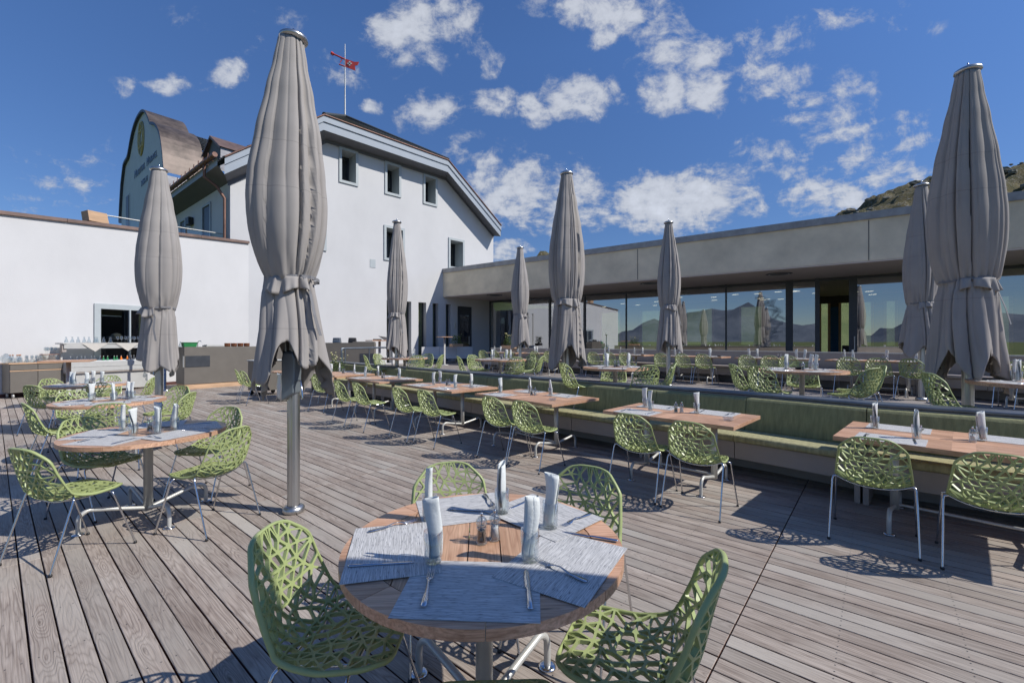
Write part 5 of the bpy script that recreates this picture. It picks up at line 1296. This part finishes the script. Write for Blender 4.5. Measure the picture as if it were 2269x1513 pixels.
    hb.prism([(p[0], p[1]) for p in prof], -.055, .055, M=Matrix.Translation(fx * .055) @ rotz(rz_ - .35) @ Matrix(((1, 0, 0, 0), (0, 0, 1, 0), (0, 1, 0, 0), (0, 0, 0, 1))))
    hb = hb.build('crank_housing', M_crank, t, bevel=.012)
    MB().tube([fx * .10 + sx * .05 + Vector((0, 0, zb + .18)), fx * .14 + sx * .09 + Vector((0, 0, zb + .18)), fx * .14 + sx * .10 + Vector((0, 0, zb + .02))], .009, 8).build('crank_handle', M_chrome, hb)
    for k in range(8):
        a = k * math.pi / 4 + .3; d_ = Vector((math.cos(a), math.sin(a), 0))
        MB().tube([d_ * .075 + Vector((0, 0, 1.42 * s)), d_ * .11 + Vector((0, 0, 2.9 * s))], .011, 6).build('strut', M_steel, t)
    MB().lathe([(.056, 1.40 * s), (.09, 1.41 * s), (.09, 1.46 * s), (.056, 1.47 * s)], 24).build('runner', M_crank, t)
    return t
M_strap = mat('parasol_strap', (0.19, 0.19, 0.20), 0.8, var=.05)
M_crank = mat('slate_plastic_housing', (0.20, 0.23, 0.25), 0.4, 0.3, var=.05)
parasol(-1.99, 3.98, 0, 5, 'tallest closed taupe parasol, steel pole standing free on the lower deck', npl=11, wide=1.04, face=285, hem=(1.0, 1.72), gap=.75, lean=-.25, twist=.25, tie=2.11, tr=.195, sk=.285)
parasol(-5.68, 7.03, 0, 8, 'closed taupe parasol behind the round tables, in front of the buffet window', npl=9, face=250, wide=1.0, hem=(.98, 1.5), gap=.3, tie=2.08, tr=.22, sk=.25)
parasol(-3.02, 11.45, UP, 12, 'closed taupe parasol before the slit windows of the white house', npl=12, face=260, wide=.80, hem=(.75, 1.3), gap=.4, tie=1.92)
parasol(.27, 14.6, UP, 17, 'small closed taupe parasol before the restaurant corner, farther than the other two', npl=12, face=300, wide=.86, hem=(.92, 1.4), gap=.4, tie=2.08)
parasol(1.02, 8.15, UP, 21, 'closed taupe parasol beside the middle of the bench rail', npl=13, face=275, wide=1.0, hem=(.63, 1.25), gap=.6, twist=-.2, tie=1.95, sk=.33)
parasol(4.12, 11.5, UP, 26, 'closed taupe parasol before the middle of the restaurant windows', npl=12, face=265, wide=.86, hem=(.85, 1.35), gap=.4, tie=2.12)
parasol(8.2, 8.75, UP, 31, 'closed taupe parasol half hidden behind the heavy one', npl=13, face=270, wide=.9, hem=(.85, 1.35), gap=.4, tie=1.95)
parasol(5.27, 5.05, UP, 36, 'heavy closed taupe parasol covering the restaurant corner of the photo', npl=14, face=255, wide=.97, hem=(.58, 1.3), gap=.45, twist=.15, tie=1.88)
parasol(2.32, .65, 0, 41, 'closed taupe parasol standing outside the picture, shading the front table', npl=8, wide=1.15)
# ------------------------------------------------------------------ serving furniture along the terrace wall
lwang = math.atan2(-.9068, -.4217)
def LWp(s, q, z): return LW @ Vector((s, q, z))
# sideboard
sa, _ = lw(141, 800, .56); sb, _ = lw(21.5, 800, .56)
sbd = thing('sideboard', 'grey brown two door sideboard on castors at the wall, crowded with glassware', 'sideboard', LWp((sa + sb) / 2, .30, 0), lwang, None)
wd = sb - sa
MB().box((0, 0, .54), (wd, .50, .78)).build('carcass', M_bargrey, sbd, bevel=.006)
MB().box((0, .01, .945), (wd + .06, .56, .03)).build('countertop', M_pine, sbd, bevel=.004)
for k in (-1, 1):
    MB().box((k * wd / 4, .262, .44), (wd / 2 - .012, .02, .57)).build('door', M_bargrey, sbd, bevel=.003)
    MB().box((k * wd / 4, .262, .84), (wd / 2 - .012, .02, .15)).build('drawer', M_bargrey, sbd, bevel=.003)
MB().box((0, .262, .745), (wd, .024, .022)).build('grip_rail', M_pine, sbd)
for a in (-1, 1):
    for b in (-1, 1):
        MB().lathe([(0, -.016), (.055, -.016), (.06, 0), (.055, .016), (0, .016)], 18, M=Matrix.Translation((a * (wd / 2 - .08), b * .19, .062)) @ Matrix.Rotation(R(90), 4, 'Y')).build('castor', M_alu, sbd)
        
def g_carafe():
    return tag(MB().lathe([(0, .001), (.05, .002), (.052, .02), (.032, .09), (.018, .13), (.018, .15), (.026, .175), (.024, .175), (.016, .15), (.016, .13), (.03, .09), (.049, .022), (0, .008)], 22).build('carafe', M_clear), 'x', 'carafe')
def g_wine():
    t = thing('wine_glass', 'x', 'wine glass')
    MB().lathe([(0, 0), (.034, .001), (.034, .003), (.006, .008), (.004, .02), (.004, .09), (.012, .10)], 18).build('stem', M_clear, t)
    MB().lathe([(.0, .098), (.02, .105), (.036, .13), (.037, .155), (.029, .205), (.028, .205), (.0355, .155), (.034, .13), (.018, .108), (0, .102)], 20).build('bowl', M_clear, t); return t
def g_stopper():
    t = thing('stoppered_bottle', 'x', 'bottle')
    MB().lathe([(0, .001), (.045, .002), (.047, .03), (.045, .12), (.016, .16), (.015, .19), (.02, .195), (.018, .195), (.013, .19), (.014, .16), (.042, .12), (.044, .03), (0, .01)], 20).build('body', M_clear, t)
    MB().lathe([(0, .19), (.012, .19), (.018, .205), (.016, .225), (0, .232)], 12).build('stopper', M_terra, t); return t
CAR, WIN, STO = g_carafe(), g_wine(), g_stopper()
zt = .961
def on_side(fx, q): return sbd.matrix_basis @ Vector((wd / 2 - fx * wd, q, zt)) if False else LWp(sb - fx * wd, .30 + q, zt)
for i, (f, q) in enumerate(((.05, .1), (.13, -.02), (.16, .15), (.22, .06), (.28, -.08))): place(STO, on_side(f, q), 0, 'clear bottle with brown stopper at the camera end of the sideboard', 'stoppered bottles on the sideboard')
for i, (f, q) in enumerate(((.34, .1), (.38, -.04), (.43, .14), (.47, .0), (.52, .12), (.56, -.06), (.60, .08), (.42, -.12))): place(CAR if i % 2 else WIN, on_side(f, q), i, ('clear carafe' if i % 2 else 'empty wine glass') + ' among the glassware in the middle of the sideboard', 'carafes and glasses on the sideboard')
bk = thing('glass_basket', 'oval wire basket with dark rim at the buffet end of the sideboard', 'basket', on_side(.80, .02))
MB().lathe([(0, .01), (.10, .01), (.13, .05), (.19, .20), (.20, .215), (.185, .215), (.12, .06), (0, .02)], 26).build('bowl', M_clear, bk)
MB().tube([(.2 * math.cos(2 * math.pi * k / 24), .2 * math.sin(2 * math.pi * k / 24), .215) for k in range(25)], .008, 6).build('rim', M_terra, bk)
MB().lathe([(0, .213), (.185, .213)], 24).build('tray', M_railglass, bk)
for i, (a, b) in enumerate(((-.10, .02), (-.02, .06), (.06, .0), (.12, .05), (-.05, -.07), (.04, -.08))):
    p = on_side(.80, .02); place(WIN, (p.x + a, p.y + b, p.z + .218), 0, 'empty wine glass standing on the wire basket', 'wine glasses on the basket')
ba = thing('balloon_jar', 'round clear glass jar at the outer edge of the sideboard', 'jar', LWp(sb + .01, .36, zt))
MB().lathe([(0, .001), (.05, .003), (.10, .05), (.125, .12), (.10, .20), (.04, .24), (.04, .26), (.037, .26), (.037, .24), (.095, .2), (.12, .12), (.095, .05), (0, .01)], 26).build('bowl', M_clear, ba)
# glass buffet
s0, _ = lw(330, 800, .75); s1, _ = lw(146, 800, .75); bw_ = s1 - s0
bf = thing('salad_buffet', 'pale cold buffet with cloth covered upper shelf under the window', 'buffet', LWp((s0 + s1) / 2, .48, 0), lwang)
MB().box((0, 0, .80), (bw_, .66, .30)).box((0, .335, .80), (bw_ + .01, .015, .012)).build('chilled_tray', M_shelfw, bf, bevel=.01)
MB().box((-.1, 0, .35), (bw_ * .88, .50, .58)).build('base_cabinet', M_shelfw, bf, bevel=.006)
MB().box((0, .02, .63), (bw_, .60, .035)).build('dark_band', M_beige, bf)
MB().box((0, -.08, 1.49), (bw_ + .06, .50, .035)).build('upper_shelf', M_shelfw, bf, bevel=.006)
MB().box((0, .15, 1.40), (bw_, .015, .12)).build('shelf_fascia', M_shelfw, bf)
for k in (-1, 1):
    MB().box((k * (bw_ / 2 - .02), -.08, 1.21), (.045, .06, .54)).build('shelf_post', M_shelfw, bf, bevel=.005)
MB().box((bw_ / 2 - .02, .05, 1.36), (.10, .14, .24)).build('lamp_box', M_beige, bf, bevel=.01)
def bfp(f, q, z): return LWp(s1 - f * bw_, .48 + q, z)
for k, (f, lab) in enumerate(((.34, 'sideboard side'), (.74, 'counter side'))):
    t = thing('hanging_napkin', 'beige linen cloth hanging as a triangle from the buffet shelf, ' + lab, 'cloth', bfp(f, .0, 1.509), lwang)
    mb = MB(); n = 8
    mb.add([(-.33, -.2, 0), (.33, -.2, 0), (.33, .172, 0), (-.33, .172, 0)], [(0, 1, 2, 3)]); mb.add([(-.33, .175, 0), (-.11, .183, -.02), (.12, .178, -.015), (.33, .175, 0), (.17, .186, -.14), (.0, .19, -.27), (-.17, .184, -.13)], [(0, 1, 6), (1, 2, 4, 5, 6), (2, 3, 4)])
    mb.build('cloth_sheet', M_linen, t, solid=.003)
rr = random.Random(5)
for k in range(9): f = .06 + k * .062; place(CAR, bfp(f, rr.uniform(-.2, .02), 1.512), 0, 'clear carafe standing on the upper buffet shelf', 'carafes on the buffet shelf')
for k in range(9): f = .66 + k * .036; place(WIN, bfp(f, rr.uniform(-.2, .02), 1.512), 0, 'empty wine glass at the counter end of the buffet shelf', 'wine glasses on the buffet shelf')
mb = MB().box((0, 0, .955), (bw_ - .06, .56, .02)); mb.build('ice_bed', M_cloth, bf)
def bottle(m, nm): 
    t = thing(nm, 'x', 'bottle'); MB().lathe([(0, 0), (.030, 0), (.032, .02), (.030, .11), (.012, .15), (.012, .185), (0, .185)], 14).build('body', m, t)
    MB().lathe([(0, .186), (.014, .186), (.014, .20), (0, .20)], 10).build('cap', M_alu, t); return t
BG, BO, BD, BC = bottle(M_bottleg, 'green_bottle'), bottle(M_orange, 'juice_bottle'), bottle(M_dark, 'dark_bottle'), bottle(M_clear, 'clear_bottle')
for k in range(16):
    f = .08 + k * .054; pr, lb = ((BC, 'clear bottle on ice in the buffet') if k < 7 else (BG, 'green bottle on ice in the buffet') if k < 11 else (BO, 'orange juice bottle on ice in the buffet') if k < 13 else (BD, 'dark bottle on ice in the buffet'))
    o = place(pr, bfp(f, rr.uniform(.05, .2), .90), 0, lb, 'bottles on ice')
ph = thing('patio_heater', 'slim steel patio heater post behind the parasol near the buffet', 'heater', G(365, 866))
hh = 2.35
MB().lathe([(0, 0), (.20, 0), (.20, .03), (.05, .05), (.042, .05), (.042, hh), (0, hh)], 24).build('post', M_chrome, ph)
MB().lathe([(.04, hh - .25), (.09, hh - .22), (.09, hh - .05), (.04, hh - .02)], 20).build('burner', M_steel, ph)
# high wooden table in front of the sideboard
def high_table(x, y, z, top_z, w_, label, round_=False):
    t = thing('high_table', label, 'high table', (x, y, z), R(35), None); h = top_z - z
    if round_: MB().lathe([(0, h - .03), (w_ / 2, h - .03), (w_ / 2, h), (0, h)], 30, smooth=False).build('tabletop', M_top, t)
    else: MB().box((0, 0, h - .0175), (w_, w_, .035)).build('tabletop', M_top, t, bevel=.003)
    MB().lathe([(0, 0), (.24, 0), (.24, .012), (.045, .03), (.045, h - .04), (0, h - .04)], 22).build('column', M_alu, t); return t
p = G(152, 797, 1.06)
Yh = 10.4; p = Vector(((152 - CX) / F * Yh, Yh, 0)); high_table(p.x, p.y, 0, EYE - (798 - CY) * Yh / F, .86, 'square high larch table standing in front of the sideboard')
# grey counter with wooden plinth
ce = Vector((.612, .791)); cn = Vector((.791, -.612)); c0 = Vector((-10.54, 14.05)); Lc = 4.3
CM = Matrix(((ce.x, cn.x, 0, c0.x), (ce.y, cn.y, 0, c0.y), (0, 0, 1, 0), (0, 0, 0, 1)))
cnt = thing('serving_counter', 'long grey brown serving counter with dark panel and pine plinth', 'counter')
MB().box((Lc / 2, -.42, .765), (Lc, .84, 1.21), M=CM).build('body', M_bargrey, cnt, bevel=.006)
MB().box((Lc / 2, -.40, .08), (Lc - .02, .76, .16), M=CM).build('plinth', M_pine, cnt)
MB().box((.37, .006, .90), (.68, .014, .36), M=CM).build('vent_panel', M_dark, cnt)
MB().box((-.006, -.06, .90), (.014, .1, .36), M=CM).build('side_plate', M_alu, cnt)
def CP(s, q, z=1.371): return CM @ Vector((s, q, z))
b = thing('green_tub', 'green plastic tub on the serving counter', 'tub', CP(.22, -.3), .9); mb = MB(); mb.box((0, 0, .07), (.34, .24, .14), taper=1.12).build('tub_body', M_greenbox, b, bevel=.01); MB().box((0, 0, .145), (.42, .30, .012)).build('rim', M_greenbox, b)
b = thing('tap', 'small curved steel tap on the counter beside the green tub', 'tap', CP(.50, -.45)); MB().tube([(0, 0, 0), (0, 0, .14), (.03, 0, .19), (.09, 0, .2), (.12, 0, .17)], .012, 8).build('spout', M_chrome, b)
b = thing('cold_tray', 'white rimmed tray set in the serving counter', 'tray', CP(.92, -.35), .9); MB().box((0, 0, .03), (.52, .42, .05)).build('tray_body', M_shelfw, b, bevel=.008); MB().box((0, 0, .06), (.45, .34, .02)).build('lid', M_alu, b)
def potstack():
    t = thing('bread_basket', 'x', 'basket')
    for k in range(2): MB().lathe([(0, k * .06), (.085, k * .06), (.10, k * .06 + .055), (.105, k * .06 + .06), (.09, k * .06 + .058), (0, k * .06 + .02)], 18).build('basket', M_terra, t)
    return t
PS = potstack()
for k in range(4): o = place(PS, CP(1.33 + k * .205, -.28), 0, 'stacked brown woven bread baskets in the row on the counter', 'bread baskets on the counter')
for k in range(3): place(CAR, CP(-.25 + k * .0 + .12 * k, -.55 + .1 * k), 0, 'clear carafe at the buffet end of the serving counter', 'carafes on the counter')
# service trolley
p = G(578, 876); tr = thing('service_trolley', 'dark brown service trolley with white top and black castors', 'trolley', (p.x, p.y + .25, 0), R(52))
MB().box((0, 0, .56), (.75, .55, .84)).build('cabinet', M_bargrey, tr, bevel=.01); MB().box((0, 0, 1.0), (.80, .6, .035)).build('top', M_shelfw, tr, bevel=.008)
for a in (-1, 1):
    for b_ in (-1, 1): MB().lathe([(0, -.015), (.06, -.015), (.06, .015), (0, .015)], 16, M=Matrix.Translation((a * .3, b_ * .22, .062)) @ Matrix.Rotation(R(90), 4, 'X')).build('castor', M_black, tr)
sbg = thing('white_sack', 'white linen sack hanging at the trolley behind the tallest parasol', 'laundry sack', (G(632, 888).x, G(632, 888).y, 0))
MB().lathe([(0, .06), (.12, .02), (.19, .12), (.20, .4), (.17, .66), (.20, .70), (.19, .72), (.15, .66)], 20).build('cloth_bag', M_cloth, sbg)
fr = MB()
for a in (0, 90, 180, 270): fr.tube([(.22 * math.cos(R(a)), .22 * math.sin(R(a)), 0), (.2 * math.cos(R(a)), .2 * math.sin(R(a)), .75)], .009, 6)
fr.build('frame', M_chrome, sbg)
# second counter by the house with grill lids
Yc = 17.6; P_ = lambda px, Y=Yc: ((px - CX) / F * Y)
c2 = thing('grill_counter', 'grey brown counter with dark opening close to the house wall', 'counter', ((P_(724) + P_(829)) / 2, Yc, 0), R(12))
w2 = P_(829) - P_(724)
MB().box((0, 0, .75), (w2, .7, 1.5)).build('body', M_bargrey, c2, bevel=.006); MB().box((w2 / 2 - .28, -.352, .86), (.54, .014, .42)).build('vent_panel', M_dark, c2)
MB().box((w2 * .28, -.02, 1.52), (w2 * .42, .66, .05)).build('top_plate', M_bargrey, c2)
for px, lab in ((749, 'square'), (783, 'tilted')):
    o = thing('contact_grill', f'{lab} grey grill lid on the counter close to the house wall', 'grill', (P_(px), Yc - .1, 1.50), R(12))
    MB().box((0, 0, .10), (.30, .32, .20), taper=.86).build('lid_cover', M_rail if lab == 'square' else M_black, o, bevel=.02)
    MB().tube([(-.1, -.18, .1), (-.1, -.21, .14), (.1, -.21, .14), (.1, -.18, .1)], .01, 6).build('handle', M_black, o)
# planter with daisies beside the handrail
def planter(x, y, z, w_, h_, fh, seed, label, rz=0.6, daisies=True):
    t = thing('planter', label, 'planter', (x, y, z), rz); rr = random.Random(seed)
    MB().box((0, 0, h_ / 2), (w_, .28, h_)).build('box', M_pine, t, bevel=.006)
    mb = MB()
    for k in range(260):
        a = rr.uniform(0, 6.28); r = rr.uniform(0, 1) ** .6; hz = rr.uniform(0, 1)
        c = Vector((math.cos(a) * r * w_ * .5 * (1 - .3 * hz), math.sin(a) * r * .2, h_ + hz * fh * (.8 if not daisies else .55)))
        s_ = rr.uniform(.015, .035) * (1.5 if not daisies else 1); M = Matrix.Translation(c) @ Matrix.Rotation(rr.uniform(0, 6), 4, (rr.random(), rr.random(), rr.random() + .1))
        mb.add([(-s_, 0, 0), (0, -s_ * .4, 0), (s_ * 1.6, 0, 0), (0, s_ * .4, 0)], [(0, 1, 2, 3)], 0, M)
    mb.build('foliage', M_leaf, t)
    mb = MB()
    for k in range(26 if daisies else 14):
        a = rr.uniform(0, 6.28); r = rr.uniform(.2, .55); b_ = Vector((rr.uniform(-.3, .3) * w_, rr.uniform(-.1, .1), h_)); e_ = b_ + Vector((math.cos(a) * r * w_ * .6, math.sin(a) * .18, fh * rr.uniform(.5, 1)))
        mb.tube([b_, b_.lerp(e_, .5) + Vector((0, 0, .04)), e_], .003, 4, mi=1); mb.lathe([(0, .012), (.022, .004), (.024, 0), (0, -.004)], 7, M=Matrix.Translation(e_))
    mb.build('flower', [M_daisy, M_leaf], t); return t
p = Vector(((742 - CX) / F * 12.6, 12.6)); planter(p.x, p.y, UP + .02, .75, .24, .62, 1, 'pine planter of pale daisies at the house end of the bench rail')
pp = Vector(((1011 - CX) / F * 23.8, 23.8)); planter(pp.x, pp.y, 1.26, .72, .16, .55, 2, 'pine planter with green shrub on the white bench', .77, False)
pp = Vector(((1130 - CX) / F * 18.0, 18.0)); planter(pp.x, pp.y, 1.27, .7, .12, .52, 3, 'planter with yellow flowers on the bench back behind the small parasol', -.7, True)
# handrail at the steps
hr = thing('step_handrail', 'grey steel handrail running from the bench end toward the house', 'handrail'); Yh = 13.6
a = Vector(((757 - CX) / F * Yh, Yh, EYE - (772 - CY) * Yh / F)); b_ = Vector(((872 - CX) / F * 15.5, 15.5, EYE - (769.5 - CY) * 15.5 / F))
MB().tube([a - Vector((0, 0, .95)), a - Vector((0, 0, .1)), a, a + (b_ - a) * .06, b_], .032, 8).build('rail', M_rail, hr)
for f in (.06, .5, .97): q = a.lerp(b_, f); MB().tube([(q.x, q.y, UP), (q.x, q.y, q.z)], .02, 6).build('post', M_rail, hr)
# white bench by the slit windows
wbn = thing('white_lounge_bench', 'white panelled bench with steel feet in front of the slit windows', 'bench')
wa, wb_ = HF.inverted() @ Vector(((936 - CX) / F * 24.3, 24.3, 0)), None
W1 = Vector(((934 - CX) / F * 23.4, 23.4)); W2 = Vector(((1047 - CX) / F * 24.9, 24.9)); wt = (W2 - W1).normalized(); wl = (W2 - W1).length; wn = Vector((wt.y, -wt.x))
WM = Matrix(((wt.x, wn.x, 0, W1.x), (wt.y, wn.y, 0, W1.y), (0, 0, 1, 0), (0, 0, 0, 1)))
for k in range(3):
    MB().box((wl * (k + .5) / 3, 0, .92), (wl / 3 - .012, .06, .68), M=WM).build('back_panel', M_white, wbn, bevel=.004)
    MB().box((wl * (k + .5) / 3, .26, .67), (wl / 3 - .012, .46, .12), M=WM).build('seat', M_white, wbn, bevel=.01)
    MB().box((wl * (k + .98) / 3, .12, .49), (.05, .3, .24), M=WM).build('foot', M_alu, wbn)
# high tables by the house
for px, ptop, Y, w_, lb in ((841, 753.5, 15.6, .78, 'square high larch table holding a dark folded cover'), (985, 745.8, 22.0, .62, 'small high table in front of the slit windows')):
    high_table((px - CX) / F * Y, Y, UP if px > 900 else 0.0, EYE - (ptop - CY) * Y / F, w_, lb)
Yk = 15.6; ztk = EYE - (753.5 - CY) * Yk / F + .001
o = thing('menu_holder', 'dark flat box lying on the high table by the house', 'menu box', ((836 - CX) / F * Yk, Yk, ztk)); MB().box((0, 0, .02), (.26, .18, .04)).build('cover', M_black, o, bevel=.005)
o = thing('folded_cover', 'dark peaked cloth cover on the high table by the house', 'cloth cover', ((850 - CX) / F * Yk, Yk + .05, ztk)); mb = MB(); mb.add([(-.18, -.1, .15), (.05, -.14, 0), (.2, 0, 0), (.16, .12, .09), (-.03, .12, 0), (0, 0, .12)], [(0, 1, 5), (1, 2, 5), (2, 3, 5), (3, 4, 5), (4, 0, 5), (4, 3, 2, 1)]); mb.build('cloth_fold', M_inside, o)
# hiker on the distant rock
ps = MB(); pv = [(0, 0, 0), (.05, 0, .45), (.06, 0, .9), (0, 0, 1.0), (0, 0, 1.25), (0, 0, 1.45), (0, 0, 1.55), (0, .02, 1.72), (-.18, 0, .0), (-.12, 0, .45), (-.08, 0, .9), (.22, 0, 1.40), (.26, 0, 1.12), (.22, .04, .88), (-.22, 0, 1.40), (-.26, 0, 1.12), (-.22, .04, .88), (.12, 0, 0)]
me = bpy.data.meshes.new('body'); me.from_pydata([Vector(v) for v in pv], [(17, 1), (1, 2), (2, 3), (3, 4), (4, 5), (5, 6), (6, 7), (8, 9), (9, 10), (10, 3), (5, 11), (11, 12), (12, 13), (5, 14), (14, 15), (15, 16), (0, 17)], []); me.update()
me.materials.append(mat('dark_blue_clothes', (.03, .05, .10), .9))
sy = 178.0; sx = (1213 - CX) / F * sy; best = max((hill_h(sx, y), y) for y in range(165, 195))
pe = bpy.data.objects.new('person', me); C.objects.link(pe); sk = pe.modifiers.new('skin', 'SKIN')
for i, v in enumerate(me.skin_vertices[0].data if me.skin_vertices else []): pass
if not me.skin_vertices:
    bmm = bmesh.new(); bmm.from_mesh(me); lay = bmm.verts.layers.skin.verify()
    for i, v in enumerate(bmm.verts): rdd = (.07, .08, .1, .16, .17, .15, .07, .12, .07, .08, .1, .07, .05, .04, .07, .05, .04, .07)[i]; v[lay].radius = (rdd, rdd * .85); v[lay].use_root = i == 3
    bmm.to_mesh(me); bmm.free()
pe.modifiers.new('sub', 'SUBSURF').levels = 1; pe.location = (sx, best[1], best[0] - .1)
tag(pe, 'tiny hiker in dark clothes standing on the distant rock above the restaurant roof', 'person')
